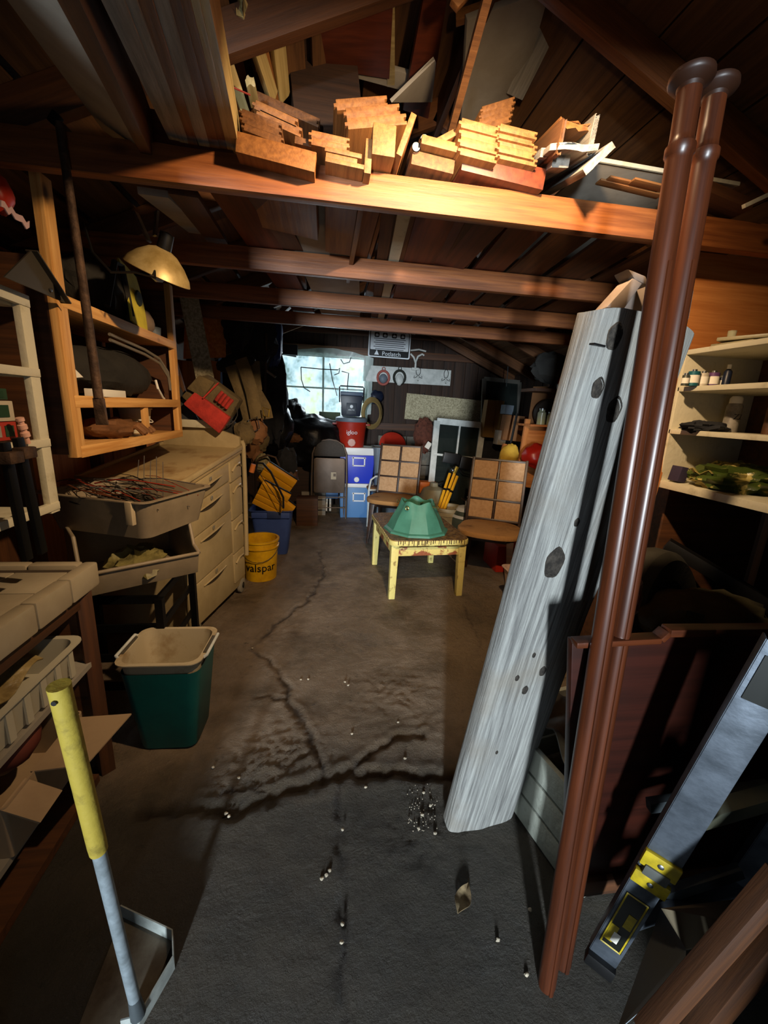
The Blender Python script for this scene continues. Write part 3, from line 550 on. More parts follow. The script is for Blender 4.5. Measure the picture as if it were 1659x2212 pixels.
# ================================================================== LEFT SIDE
# ---- tiled counter with open shelves
t = T('tiled_counter', 'old wooden counter with cream tiled top and open shelves at lower left', 'counter', (-1.0, .8, 0))
X0, X1, Y0, Y1, ZT = -1.24, -.76, .25, 1.42, .8
t.p('top', G().box(((X0+X1)/2, (Y0+Y1)/2, ZT-.035), (X1-X0-.03, Y1-Y0-.03, .05)), GROUT, world=True)
y = Y1
k = 0
while y > Y0:
    y2 = max(Y0, y-.155)
    t.p('edge_tile', G().box((X1-.018, (y+y2)/2, ZT-.035), (.042, y-y2-.003, .082)), TILE, .009, world=True)
    if k: 
        for i in range(3): t.p('tile', G().box((X1-.042-.15*i-.075, (y+y2)/2+.07, ZT-.004), (.146, y-y2-.004, .012)), TILE, .002, world=True)
    y = y2; k += 1
for i in range(3): t.p('edge_tile', G().box((X1-.042-.15*i-.075, Y1-.018, ZT-.035), (.147, .04, .082)), TILE, .009, world=True)
for x, y in ((-.80, 1.375), (-1.2, 1.375), (-.80, .3), (-1.2, .3)): t.beam('leg', (x, y, 0), (x, y, ZT-.06), .045, .07, W_BROWN)
t.beam('apron', (X1-.035, Y0, ZT-.1), (X1-.035, Y1-.02, ZT-.1), .02, .06, W_BROWN)
t.p('side_panel', G().box((-1.0, 1.36, .42), (.42, .015, .66)), W_BROWN, world=True)
t.p('shelf', G().box((-.99, .83, .46), (.42, 1.05, .018)), GREYP, world=True); t.p('shelf', G().box((-.99, .83, .19), (.42, 1.05, .018)), GREYP, world=True)
# tray on the upper shelf
t = T('ribbed_tray', 'translucent ribbed plastic tray on the upper counter shelf', 'tray', (-.93, .99, .475), rz=.0)
def ribtray():
    g = tubgeo(.30, .62, .27, .58, .11, .004, .04, .016)
    for i in range(9): g.box((.148, -.26+i*.065, .05), (.006, .022, .085))
    return g
t.p('body', ribtray(), CLEAR); t.p('packet', G().sheet(lambda u, v: (-.06+u*.14, -.05+v*.3, .07+.03*math.sin(u*3)+.02*math.sin(v*9)), 6, 12), mat('crumpled_film', 'a08c5c', .35, c2='6e5c38', ns=12, bump=.4), label='crumpled clear film packet')
t2 = T('rolled_cloth', 'dark brown rolled cloth lying in the ribbed tray', 'cloth', (-.95, .78, .5)); t2.p('roll', G().blob((0, 0, .05), (.09, .13, .06), .2), LEATH)
# open carton with pale flaps on lower shelf
t = T('open_carton', 'open carton with pale flaps spilling off the lower counter shelf', 'carton', (-.9, 1.08, .2))
t.p('body', tubgeo(.26, .34, .26, .34, .15, .004, .01, 0), CARDP)
t.p('flap', G().hexa([V((.12, .14, .15)), V((.12, -.06, .15)), V((.26, -.06, .16)), V((.30, .12, .17))], [V((.12, .14, .154)), V((.12, -.06, .154)), V((.26, -.06, .164)), V((.30, .12, .174))]), CARDP)
t.p('flap', G().hexa([V((.12, -.08, .15)), V((.12, -.17, .15)), V((.20, -.17, .10)), V((.2, -.08, .1))], [V((.12, -.08, .154)), V((.12, -.17, .154)), V((.204, -.17, .104)), V((.204, -.08, .104))]), CARDP)
solo('pink_box', G().box(PX(235, 1548, -.80)+V((-.08, -.09, 0)), (.13, .2, .045), rot('Z', 8)), mat('dull_pink_plastic', '6b2238', .5), 'dull pink flat plastic case lying on the carton', 'case', bevel=.008)
solo('pink_ball', G().blob(PX(60, 1600, -.84)+V((-.07, 0, 0)), (.09, .09, .085), .06), mat('dull_rose_plastic', '6e3a30', .5), 'dull rose round toy ball beside the pink case', 'ball')
solo('floor_board', G().box((-.93, .85, .035), (.3, .9, .03)), W_BROWN, 'dark board lying on the floor under the counter', 'board')
solo('blue_box', G().box((-.70, .50, .12), (.12, .26, .24)), mat('deep_blue_plastic', '10203c', .5), 'dark blue box on the floor at the lower left edge', 'box', bevel=.01)
# ---- snow shovel with yellow grip
t = T('shovel', 'long handled shovel with yellow grip and pale metal scoop at lower left', 'shovel', (-.4, .68, 0))
a, b = PZ(298, 2190, .035), PY(127, 1480, .60); m1 = a.lerp(b, .60)
t.p('shaft', G().tube([a, m1], .0115, 14), mat('grey_shaft_metal', '8b969c', .5, .3, c2='6b7478', ns=20), world=True)
t.p('grip', G().tube([m1.lerp(a, .02), m1, m1.lerp(b, .02), m1.lerp(b, .97), b], .0145, 16, r2=.016), YGRIP, world=True); 
t.p('grip_hole', G().tube([b.lerp(a, .022)+V((0, -.019, 0)), b.lerp(a, .022)+V((0, -.0165, 0))], .004, 8), BLACK, world=True)
R_ = math.radians(-25)
Q = [PZ(262, 1966, .03), PZ(373, 2019, .03), PZ(375, 2075, .03), PZ(300, 2205, .03), PZ(262, 2215, .03)]
t.p('scoop', G().hexa([Q[0]-V((0, 0, .025)), Q[1]-V((0, 0, .025)), Q[3]-V((0, 0, .025)), V((-.52, .66, .005))], [Q[0]-V((0, 0, .022)), Q[1]-V((0, 0, .022)), Q[3]-V((0, 0, .022)), V((-.52, .66, .008))]), mat('scoop_metal', '6a6458', .5, .4, c2='4a4036', ns=9), world=True)
g = G()
for i in range(4): g.bar(Q[i]+V((0, 0, -.005)), Q[i+1]+V((0, 0, -.005)), .003, .045)
t.p('scoop_rim', g, mat('scoop_rim_metal', 'a9b0ac', .5, .2, c2='868c88', ns=15), world=True)
t.p('socket', G().tube([a, a+V((0, -.0, 0))+(a-b).normalized()*-.06], .016, 12, r2=.012), GREYM, world=True)
# ---- green recycling bin
t = T('recycling_bin', 'green plastic recycling bin with a cream inner liner on floor before cart', 'bin', (-.6, 1.54, 0), rz=-.03)
def outer():
    g = G(); R = [(.20, .18, 0), (.215, .20, .01), (.285, .25, .36)]; vs = []
    for a, b, z in R: vs += [V((x, y, z)) for x, y in rr(a, b, .04, 5)]
    n = len(vs)//3; fs = [(i*n+k, i*n+(k+1) % n, (i+1)*n+(k+1) % n, (i+1)*n+k) for i in range(2) for k in range(n)]+[tuple(range(n-1, -1, -1))]
    g.add(vs, fs); return g
t.p('body', outer(), GREEN); lin = mat('stained_cream_liner', 'b5a88c', .5, c2='8f7854', ns=7, bump=.05, lo=.5, hi=.7)
g = tubgeo(.285, .25, .19, .17, .39, .004, .045, .012, z0=.012); t.p('liner', g, lin)
for s in (-1, 1):
    t.p('handle_slot', G().box((s*.15, .0, .405), (.012, .12, .012)), mat('liner_slot_grey', '4a4438', .6), .003); t.p('handle', G().tube([(s*.152, -.08, .40), (s*.163, -.075, .408), (s*.163, .075, .408), (s*.152, .08, .40)], .006, 8), WPAINT)
# ---- stacked grey hopper bins on a dark rack
t = T('bin_rack', 'dark slatted metal rack carrying the grey hopper bins', 'rack', (-.9, 1.85, 0))
for x, y in ((-.68, 1.68), (-.68, 2.1), (-1.15, 1.68), (-1.15, 2.1)): t.p('leg', G().box((x, y, .27), (.03, .03, .54)), BLKIRON, world=True)
for z in (.12, .26, .40, .53): t.p('slat', G().box((-.915, 1.69, z), (.46, .012, .035)), BLKIRON, world=True); t.p('slat', G().box((-.69, 1.89, z), (.012, .4, .03)), BLKIRON, world=True)
def hopper(w_, d_, h, fr):
    """bin, open top, low cut-out lip at the front (local +x side faces the aisle)"""
    g = G(); th = .006; P = [(-w_/2, 0), (w_/2-.03, 0), (w_/2, fr), (w_/2-.06, fr+.02), (w_/2-.10, h), (-w_/2, h)]
    for s in (-1, 1):
        M = Matrix(((1, 0, 0, 0), (0, 0, 1, s*d_/2-(th if s > 0 else 0)), (0, 1, 0, 0), (0, 0, 0, 1))); g.prism(P, th, M)
    g.box((-.02, 0, th/2), (w_-.04, d_, th)); g.bar((w_/2-.033, 0, 0), (w_/2-.003, 0, fr), th, d_, up=(0, 1, 0)); g.box((-w_/2, 0, h/2), (th, d_, h))
    g.tube([(w_/2, -d_/2, fr), (w_/2, d_/2, fr)], .008, 8)
    for s in (-1, 1): g.tube([(w_/2, s*d_/2, fr), (w_/2-.06, s*d_/2, fr+.02), (w_/2-.10, s*d_/2, h), (-w_/2, s*d_/2, h)], .008, 8)
    return g
t = T('hopper_bin', 'taupe plastic hopper bin with a low front lip, stacked under the wire bin', 'bin', (-.83, 1.83, .60), rz=-.95, group='hopper bins by the cart')
t.p('body', hopper(.40, .42, .22, .10), TAUPE, .002); t.p('packet', G().blob((.08, .0, .075), (.10, .11, .06), .5, 5, 3, flat=-.8), mat('yellow_packet', '7d7444', .5, c2='57502c', ns=14, bump=.5), label='crumpled yellowish packet')
t = T('hopper_bin', 'taupe plastic bin on top filled with loose wires and rods', 'bin', (-.83, 1.86, .815), rz=-.35, group='hopper bins by the cart')
t.p('body', tubgeo(.50, .40, .44, .34, .15, .006, .04, .012), TAUPE)
t.p('corner_latch', G().box((.19, -.205, .11), (.03, .02, .09)), mat('cream_latch', 'a8987c', .5), .004)
cols = [mat('wire_red', '8c2c1c', .5), mat('wire_black', '14130f', .5), mat('wire_grey', '6d6862', .4, .5), mat('wire_rust', '6b3a22', .6, .3)]
for k in range(46):
    a = V((random.uniform(-.24, -.05), random.uniform(-.16, .16), random.uniform(.09, .19))); L_ = random.uniform(.22, .42); an = random.uniform(-.5, .12)
    b = a+V((math.cos(an)*L_, math.sin(an)*L_, random.uniform(-.03, .02))); mid = (a+b)/2+V((0, 0, random.uniform(0, .03)))
    if b.x > .25: b.x = .25
    b.y = max(-.17, min(.17, b.y))
    t.p('wire', G().tube([a, a.lerp(mid, .5)+V((0, 0, .01)), mid, b], random.choice((.0016, .002, .003)), 5), cols[(0, 1, 1, 2, 2, 3)[k % 6]])
for k in range(5): t.p('wire', G().tube([(.0+k*.03, .05, .12), (.0+k*.032, .05, .2), (.005+k*.03, .06, .27+.02*(k % 2))], .0016, 5), cols[2])
g = G().blob((-.02, 0, .055), (.2, .15, .06), .4, 6, 9, flat=-.8); t.p('scrap', g, mat('dark_scrap', '2a241c', .8, c2='463c2c', ns=20, bump=.6))
# ---- utility cart
CN, CF = PY(388, 1040, 2.15), PY(519, 962, 2.93)      # top front edge near / far
BN, BF = PZ(420, 1362, .06), V((-.575, 2.93, .07))
back = V((-.53, .10, 0)); t = T('utility_cart', 'large beige plastic rolling tool cart with drawers and dirty top tray', 'cart', ((CN.x+CF.x)/2-.25, (CN.y+CF.y)/2, 0))
e1 = (CF-CN); dn = V((0, 0, -1))
t.p('body', G().hexa([BN, BF, BF+back, BN+back], [CN+dn*.05, CF+dn*.05, CF+back+dn*.05, CN+back+dn*.05]), BEIGE, .012, world=True)
fn = e1.cross(V((0, 0, 1))).normalized()   # outward from the drawer face
def fp(u, v, o=0.0):     # u along the front 0..1, v up 0..1
    lo_ = BN.lerp(BF, u); hi_ = CN.lerp(CF, u)+dn*.05; return lo_.lerp(hi_, v)+fn*o
def drawer(u0, u1, v0, v1, nm='drawer'):
    g = G().hexa([fp(u0, v0, -.02), fp(u1, v0, -.02), fp(u1, v0, .009), fp(u0, v0, .009)], [fp(u0, v1, -.02), fp(u1, v1, -.02), fp(u1, v1, .009), fp(u0, v1, .009)]); return t.p(nm, g, BEIGE, .006, world=True)
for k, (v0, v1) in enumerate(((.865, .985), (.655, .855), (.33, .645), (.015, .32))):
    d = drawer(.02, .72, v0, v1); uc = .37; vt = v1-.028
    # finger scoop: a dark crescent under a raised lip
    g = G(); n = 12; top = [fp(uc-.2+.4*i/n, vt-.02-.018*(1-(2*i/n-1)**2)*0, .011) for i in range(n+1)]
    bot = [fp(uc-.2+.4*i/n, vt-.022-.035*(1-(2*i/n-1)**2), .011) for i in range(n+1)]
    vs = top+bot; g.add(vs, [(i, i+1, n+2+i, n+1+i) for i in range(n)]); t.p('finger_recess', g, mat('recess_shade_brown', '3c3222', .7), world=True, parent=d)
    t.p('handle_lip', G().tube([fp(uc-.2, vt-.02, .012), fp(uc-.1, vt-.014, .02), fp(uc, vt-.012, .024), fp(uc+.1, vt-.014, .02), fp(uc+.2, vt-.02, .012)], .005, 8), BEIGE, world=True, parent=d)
    t.p('clip', G().box(fp(uc+.02, vt+.008, .012), (.006, .03, .02)), mat('clip_chrome', '9a9686', .35, .5), .002, world=True, parent=d)
for k, (v0, v1) in enumerate(((.84, .985), (.56, .83), (.30, .55), (.06, .29))):
    d = drawer(.745, .975, v0, v1, 'side_drawer')
    t.p('scoop_lip', G().tube([fp(.77, v1-.07, .012), fp(.82, v1-.035, .022), (fp(.9, v1-.035, .022)), fp(.955, v1-.07, .012)], .007, 8), BEIGE, world=True, parent=d)
# near end panel with moulded ribs
en = -e1.normalized()
def ep(u, v, o=0): lo_ = BN.lerp(BN+back, u); hi_ = CN.lerp(CN+back, u)+dn*.05; return lo_.lerp(hi_, v)+en*o
t.p('corner_post', G().tube([fp(0, 0, -.012)-en*.012, fp(0, .5, -.012)-en*.012, fp(0, 1.0, -.012)-en*.012], .024, 12), BEIGE, world=True)
for v0, v1 in ((.90, .955), (.82, .885)): t.p('end_rib', G().hexa([ep(.1, v0, .0), ep(.92, v0, 0), ep(.92, v0, .006), ep(.1, v0, .006)], [ep(.1, v1, 0), ep(.92, v1, 0), ep(.92, v1, .006), ep(.1, v1, .006)]), BEIGE, .003, world=True)
# top tray with rim
t.p('top_tray', G().hexa([CN+dn*.05+fn*.008, CF+dn*.05+fn*.008, CF+back+dn*.05, CN+back+dn*.05], [CN+dn*.015+fn*.008, CF+dn*.015+fn*.008, CF+back+dn*.015, CN+back+dn*.015]), BEIGED, .004, world=True)
g = G().bar(CN+fn*.008+dn*.012, CF+fn*.008+dn*.012, .02, .026).bar(CN+fn*.008+dn*.012, CN+back+dn*.012, .02, .026).bar(CN+back+dn*.012, CF+back+dn*.012, .02, .026); t.p('tray_rim', g, BEIGE, .004, world=True)
# raised end with a grip opening at the far side
g = G(); n = 14; fb = CF+e1.normalized()*.015
prof = [(0, -.06), (0, .055)]+[(i/n*.53, .055+.055*math.sin(math.pi*min(1, i/n*1.0))) for i in range(1, n)]+[(.53, .055), (.53, -.06)]
bk = back.normalized(); M = Matrix((bk, V((0, 0, 1)), bk.cross(V((0, 0, 1))))).transposed().to_4x4(); M.translation = fb
g.prism(prof, -.03, M); t.p('end_board', g, BEIGE, .004, world=True)
g = G(); n = 12; P = [(.10+.3*i/n, .035+.0*i) for i in range(n+1)]+[(.40-.3*i/n, .035+.035*math.sin(math.pi*i/n)) for i in range(1, n)]; M2 = M.copy(); M2.translation = fb-e1.normalized()*.002
g.prism(P, .004, M2); t.p('grip_opening', g, BLACK, world=True)
t.p('grip_label', G().box(fb-e1.normalized()*.006+bk*.24+V((0, 0, .05)), (.11, .004, .022), Matrix.Rotation(-.18, 3, 'Z')), GREYP, world=True)
cwx = fp(.97, 0, .01)
for u in (.04, .93):
    c = fp(u, 0, -.01); c.z = .055
    g = G().lathe([(.0, -.014), (.045, -.014), (.055, -.008), (.055, .008), (.045, .014), (0, .014)], c, 24, rot('Y', 90) @ rot('X', 10)); wh = t.p('caster', g, mat('caster_grey', '8d877a', .6), world=True)
    t.p('caster_hub', G().lathe([(.0, -.018), (.022, -.018), (.022, .018), (0, .018)], c, 16, rot('Y', 90)), BLACK, world=True, parent=wh)
t.p('side_handle', G().tube([fb+V((.0, .01, .03)), fb+V((.01, .02, .0)), fb+V((.012, .02, -.3)), fb+V((.01, .0, -.8))], .016, 10), BEIGE, world=True)
solo('cream_block', G().box(PY(425, 915, 2.95), (.22, .05, .05), rot('Z', -6)), WHITEP, 'cream painted wood block lying on the far end of the cart', 'block', bevel=.004)
# ---- wooden wall shelf above the cart
FX = -.845; t = T('wall_shelf', 'open pine shelf unit on left wall above the beige cart', 'shelf', (FX-.2, 2.05, 1.14))
YA, YBq = 1.545, 2.56
t.beam('upright', (FX, YA, 1.14), (FX, YA, 1.97), .055, .03, W_PINE, up=(1, 0, 0)); t.beam('upright', (FX, YBq, 1.14), (FX, YBq, 1.94), .045, .03, W_PINE, up=(1, 0, 0)); t.beam('upright', (FX, 2.12, 1.17), (FX, 2.12, 1.31), .04, .02, W_PINE, up=(1, 0, 0))
for z, ya, yb_ in ((1.157, YA, YBq+.02), (1.325, YA, YBq), (1.635, YA, YBq)): t.beam('front_rail', (FX+.008, ya, z), (FX+.008, yb_, z), .016, .04, W_PINE)
for z in (1.16, 1.325, 1.635): t.beam('shelf_board', (FX-.18, YA, z), (FX-.18, YBq, z), .34, .018, W_PINE)
t.p('back', G().box((FX-.37, 2.05, 1.5), (.012, 1.05, .72)), W_DARK, world=True); t.p('end_panel', G().box((FX-.18, YBq+.025, 1.52), (.34, .016, .78)), W_BROWN, world=True); t.p('end_panel', G().box((FX-.18, YA-.02, 1.45), (.34, .016, .6)), W_BROWN, world=True)
t = T('tool_bag', 'yellow and black tool bag on the top board of the pine shelf', 'bag', (FX-.13, 2.03, 1.65))
t.p('body', G().blob((0, 0, .12), (.12, .20, .13), .25, 3, 2, flat=-.9), BLACKB)
t.p('flap', G().sheet(lambda u, v: (.13-.03*u*u, .03+v*.16, .02+u*.24-.03*v), 6, 5, .008), YC, label='yellow flap with a dark patch')
t.p('patch', G().lathe([(0, 0), (.035, 0), (.03, .006), (0, .008)], (.132, .13, .13), 10, rot('Y', 90)), mat('dark_green_patch', '232a1c', .8)); t.p('strap', G().tube([(.12, -.14, .04), (.13, -.06, .22), (.12, .02, .23), (.13, .05, .04)], .012, 6), BLACKB)
solo('knee_pad', G().blob((FX-.05, 2.28, 1.70), (.06, .09, .07), .12), mat('dusty_brown_rubber', '7a6652', .8), 'dusty brown rounded knee pad beside the yellow tool bag', 'pad')
solo('grey_cup', G().lathe([(.03, 0), (.035, .06), (.03, .06), (.026, .01)], (FX-.05, 2.45, 1.645), 16), GREYPL, 'small grey cup at the far end of the top shelf', 'cup')
t = T('folding_stool_bag', 'dark zipped bag with folded metal tubing on the middle shelf', 'bag', (FX-.13, 2.08, 1.335))
t.p('body', G().blob((0, .0, .112), (.12, .37, .105), .14, 3, 5, n=28, m=16, flat=-.85), BLACKB)
for dz in (0, .022): t.p('tubing', G().tube([(.10, -.15, .235+dz), (.11, .15, .215+dz), (.12, .30, .19+dz), (.13, .38, .13+dz), (.13, .40, .06+dz)], .007, 8), mat('dull_chrome', 'a8a090', .4, .7))
t.p('zip_piping', G().tube([(.125, .22, .10), (.14, .2, .06), (.14, .25, .02), (.13, .3, .01)], .006, 6), PAPER)
solo('white_carton', G().box((FX-.02, 1.83, 1.358), (.07, .2, .028), rot('Z', 4)), PAPER, 'small flat white carton lying on the front of the middle shelf', 'carton', bevel=.002)
solo('paper_sheet', G().hexa([V((FX-.03, 1.60, 1.40)), V((FX-.03, 1.70, 1.41)), V((FX-.1, 1.68, 1.50)), V((FX-.1, 1.60, 1.52))], [V((FX-.033, 1.60, 1.402)), V((FX-.033, 1.70, 1.412)), V((FX-.103, 1.68, 1.502)), V((FX-.103, 1.60, 1.522))]), PAPER, 'creased white paper leaning beside the near shelf upright', 'paper')
t = T('leather_gloves', 'tan leather work gloves bundled on the bottom shelf', 'gloves', (FX-.1, 2.0, 1.17)); t.p('palm', G().blob((0, 0, .04), (.09, .15, .045), .35, 4, 1, flat=-.9), LEATH)
for i in range(4): t.p('finger', G().tube([(.03+.0*i, .05+i*.03, .05), (.09, .05+i*.035, .05), (.11, .07+i*.035, .02)], .016, 8), LEATH)
t = T('white_bucket', 'small white plastic pail on the bottom shelf beside the gloves', 'pail', (FX-.13, 2.33, 1.17)); t.p('body', G().lathe([(.055, 0), (.075, .12), (.08, .12), (.08, .125), (.072, .125), (.052, .005), (0, .005)], (0, 0, 0), 24), WHITEP); t.p('rim_handle', G().tube([(.078*math.cos(a), .078*math.sin(a), .085-.03*math.cos(a)) for a in [math.radians(i*18-90) for i in range(11)]], .003, 6), PAPER)
# ---- white slatted rack at the far left
FX2 = -.86; t = T('white_rack', 'white painted open rack holding boxes at the far left', 'rack', (FX2-.15, 1.15, .98))
t.beam('post', (FX2, 1.40, .98), (FX2, 1.40, 1.60), .042, .02, WHITEP, up=(1, 0, 0)); t.beam('post', (FX2, .75, .98), (FX2, .75, 1.68), .042, .02, WHITEP, up=(1, 0, 0)); t.beam('post', (FX2-.28, 1.40, .98), (FX2-.28, 1.40, 1.6), .03, .02, WHITEP, up=(1, 0, 0))
for z in (1.0, 1.20, 1.405, 1.60): t.beam('rail', (FX2+.004, .7, z+(.02 if z == 1.6 else 0)), (FX2+.004, 1.42, z), .018, .032 if z == 1.6 else .024, WHITEP)
for z in (.99, 1.19, 1.395): t.beam('shelf_board', (FX2-.15, .7, z), (FX2-.15, 1.4, z), .28, .012, WHITEP)
t.beam('shelf_board', (FX2-.15, .7, 1.60), (FX2-.15, 1.4, 1.585), .28, .012, WHITEP)
k = 0
for (y, z, d, h, c, lb) in ((1.27, 1.215, .13, .05, 'a03024', 'red and white carton on the rack, lowest in its pile'), (1.26, 1.267, .15, .055, 'b8ad98', 'pale grey carton on the rack, middle of its pile'), (1.25, 1.325, .14, .03, '24402c', 'dark green carton on the rack, top of its pile'), (1.1, 1.215, .12, .09, '8c2a20', 'red carton on the rack beside the pile'), (.97, 1.215, .1, .13, '9c2c24', 'tall red carton at the near end of the rack')):
    t2 = T('carton', lb, 'carton', (FX2-.09, y, z)); t2.p('box', G().box((0, 0, h/2), (.14, d, h)), mat('carton_'+c, c, .6, c2=c, ns=4), .002)
    t2.p('label', G().box((.071, -.02, h/2), (.002, d*.35, h*.6)), PAPER if k % 2 else GREYP); t2.p('label', G().box((.071, .035, h/2), (.002, d*.25, h*.6)), mat('label_green', '1c3a24', .6)); k += 1
solo('red_tube', G().lathe([(.03, 0), (.03, .19), (.012, .2), (0, .2)], (FX2-.10, 1.22, 1.403), 16), REDPL, 'red cylinder standing on the rack behind the white post', 'canister')
solo('red_case', G().box((FX2-.14, 1.05, 1.49), (.1, .2, .17)), mat('dark_red_case', '6e1414', .4), 'dark red case on the upper part of the white rack', 'case', bevel=.01)
g = G().lathe([(0, -.045), (.006, -.045), (.006, -.025), (.011, -.024), (.011, -.012), (.007, -.010), (.007, -.004), (.011, -.002), (.011, .010), (.007, .012), (.007, .020), (.010, .021), (.010, .030), (0, .030)], PX(50, 925, FX2+.02), 10, rot('X', 15)); solo('socket_adapter', g, mat('pale_pink_ceramic', 'd8a894', .4), 'pale pink ceramic lamp adapter hanging on the white rack', 'adapter')
g = G().sheet(lambda u, v: PX(0+u*62, 432+u*50+v*14, FX2+.03)+V((0, 0, .006*math.sin(u*20))), 8, 2, .003); solo('wrapped_strip', g, mat('pale_pink_film', 'c8a8a8', .3), 'shiny pale pink plastic strip on top of the white rack', 'film')
solo('red_bag', G().blob(PX(-6, 415, FX2), (.03, .04, .05), .2), REDPL, 'small red bag above the white rack at left edge', 'bag')
# triangular bracket
P = [PX(10, 598, -.80), PX(68, 541, -.80), PX(143, 655, -.80)]; n = V((.004, 0, 0)); t = T('metal_bracket', 'dark grey triangular sheet metal bracket hung on the white rack', 'bracket', PX(75, 600, -.80))
t.p('plate', G().add(P+[p-n for p in P], [(0, 1, 2), (5, 4, 3), (0, 3, 4, 1), (1, 4, 5, 2), (2, 5, 3, 0)]), mat('bracket_metal', '4a443a', .5, .4), world=True); t.p('flange', G().bar(P[1], P[2], .03, .004, up=(0, -1, .3)), mat('bracket_metal', ''), world=True)
t.p('rivet', G().lathe([(0, .004), (.005, .003), (.005, 0)], PX(109, 626, -.797), 10, rot('Y', 90)), STEEL, world=True)
# dark clamps standing under the rack
for i, (a, b, c, d) in enumerate(((8, 955, 60, 1210), (38, 945, 92, 1195))):
    t = T('bar_clamp', 'dark iron bar clamp leaning under the white rack, %s of two' % ('nearer', 'farther')[i], 'clamp', PX(c, d, -.80), group='bar clamps'); A, B = PX(a, b, -.80), PX(c, d, -.80)
    t.p('bar', G().bar(A, B, .028, .014, up=(1, 0, 0)), BLKIRON, .003, world=True); t.p('jaw', G().box(A.lerp(B, .12)+V((.01, 0, 0)), (.03, .05, .03)), RUST, .004, world=True)
# pry bar hanging from the joist
A, Bm, C_ = PY(128, 265, 1.42), PY(180, 620, 1.42), PY(213, 860, 1.42); E_ = PY(221, 918, 1.42)
t = T('digging_bar', 'long rusty iron digging bar hanging from joist before the pine shelf', 'bar', A)
t.p('shaft', G().tube([A, A.lerp(Bm, .5), Bm, Bm.lerp(C_, .6), C_], .011, 10, r2=.014), RUST, world=True); t.p('blade', G().bar(C_, E_, .026, .022, up=(0, 1, 0), w2=.036, t2=.006), RUST, .002, world=True)
t.p('head', G().bar(A, PY(112, 262, 1.42)+V((0, 0, .012)), .02, .03), BLKIRON, .003, world=True)
# clamp lamp reflector
c = PY(341, 592, 1.72); t = T('clamp_lamp', 'tarnished metal clamp lamp shade hanging above the pine shelf', 'lamp', c)
R = rot('X', 12) @ rot('Y', 22); sh = [(.022, .085), (.045, .075), (.075, .05), (.1, .02), (.108, .0), (.106, -.002), (.098, .015), (.07, .045), (.04, .068), (.02, .078)]
t.p('shade', G().lathe(sh, (0, 0, 0), 36, R), mat('tarnished_aluminium', 'b09a68', .45, .35, c2='86703f', ns=9)); t.p('socket', G().lathe([(.0, .14), (.022, .135), (.024, .08), (.018, .06), (0, .06)], (0, 0, 0), 16, R), BLACK)
t.p('bulb', G().lathe([(.012, .06), (.014, .04), (.028, .02), (.03, .0), (.02, -.02), (0, -.028)], (0, 0, 0), 16, R), mat('dusty_bulb_glass', '9aa4b0', .15)); t.p('clamp', G().bar((-.02, 0, .1), (-.06, .01, .19), .02, .008).bar((.0, 0, .12), (.01, .01, .2), .02, .008), STEEL)
t.p('cord', G().tube([c+V((.0, -.02, .07)), PY(335, 600, 1.6), PY(290, 588, 1.6), PY(240, 588, 1.6), PY(200, 545, 1.65), PY(180, 480, 1.7)], .004, 6), BLACK, world=True)
# boards leaning on left wall beyond the cart
LX = -1.0
def leanbar(e, f, y0, y1, w_, th, mt, lb, name='leaning_board', cat='board', up=(1, 0, .2), **k): return beam(name, PY(*e, y0), PY(*f, y1), w_, th, mt, lb, cat, up=up, **k)
leanbar((455, 880), (405, 625), 3.1, 3.2, .12, .012, OSB, 'speckled strand board offcut leaning behind the tool belt', up=(.5, -1, 0))
solo('plywood_panel', G().hexa([PY(400, 775, 3.6), PY(488, 772, 3.9), PY(488, 640, 3.9), PY(405, 640, 3.6)], [p+V((-.02, .02, 0)) for p in (PY(400, 775, 3.6), PY(488, 772, 3.9), PY(488, 640, 3.9), PY(405, 640, 3.6))]), W_PLY, 'brown plywood square fixed high on left wall', 'panel')
for i, (a, b, c, d) in enumerate(((375, 920, 372, 775), (395, 935, 392, 778), (418, 938, 408, 780), (440, 925, 440, 780), (458, 880, 462, 780))): leanbar((a, b+60), (c, d), 3.45, 3.55, .10, .014, W_PLY, 'orange pine plank behind the tool belts, %s from the left' % ('first', 'second', 'third', 'fourth', 'fifth')[i], up=(.4, -1, 0), group='orange planks on left wall', name='pine_plank', cat='plank')
for i, (e, f) in enumerate((((422, 925), (366, 735)), ((398, 915), (360, 640)))): leanbar(e, f, 3.0, 3.1, .02, .02, W_BROWN, 'thin dark stick leaning over the orange planks, %s one' % ('right', 'left')[i], name='leaning_stick', cat='stick')
solo('folding_square', G().prism([(0, 0), (.16, 0), (.02, .27), (0, .27)], .004, Matrix.Translation(PY(385, 920, 2.98)) @ Matrix.Rotation(math.radians(90), 4, 'X')), mat('slate_metal', '3c4044', .5, .3), 'dark slate metal wedge standing on the far end of the cart', 'square')
solo('dark_bundle', G().blob(PY(480, 930, 3.1), (.13, .12, .09), .1, flat=-.2), BLACKB, 'dark rounded cloth bundle on the floor pile behind the cart', 'bundle')
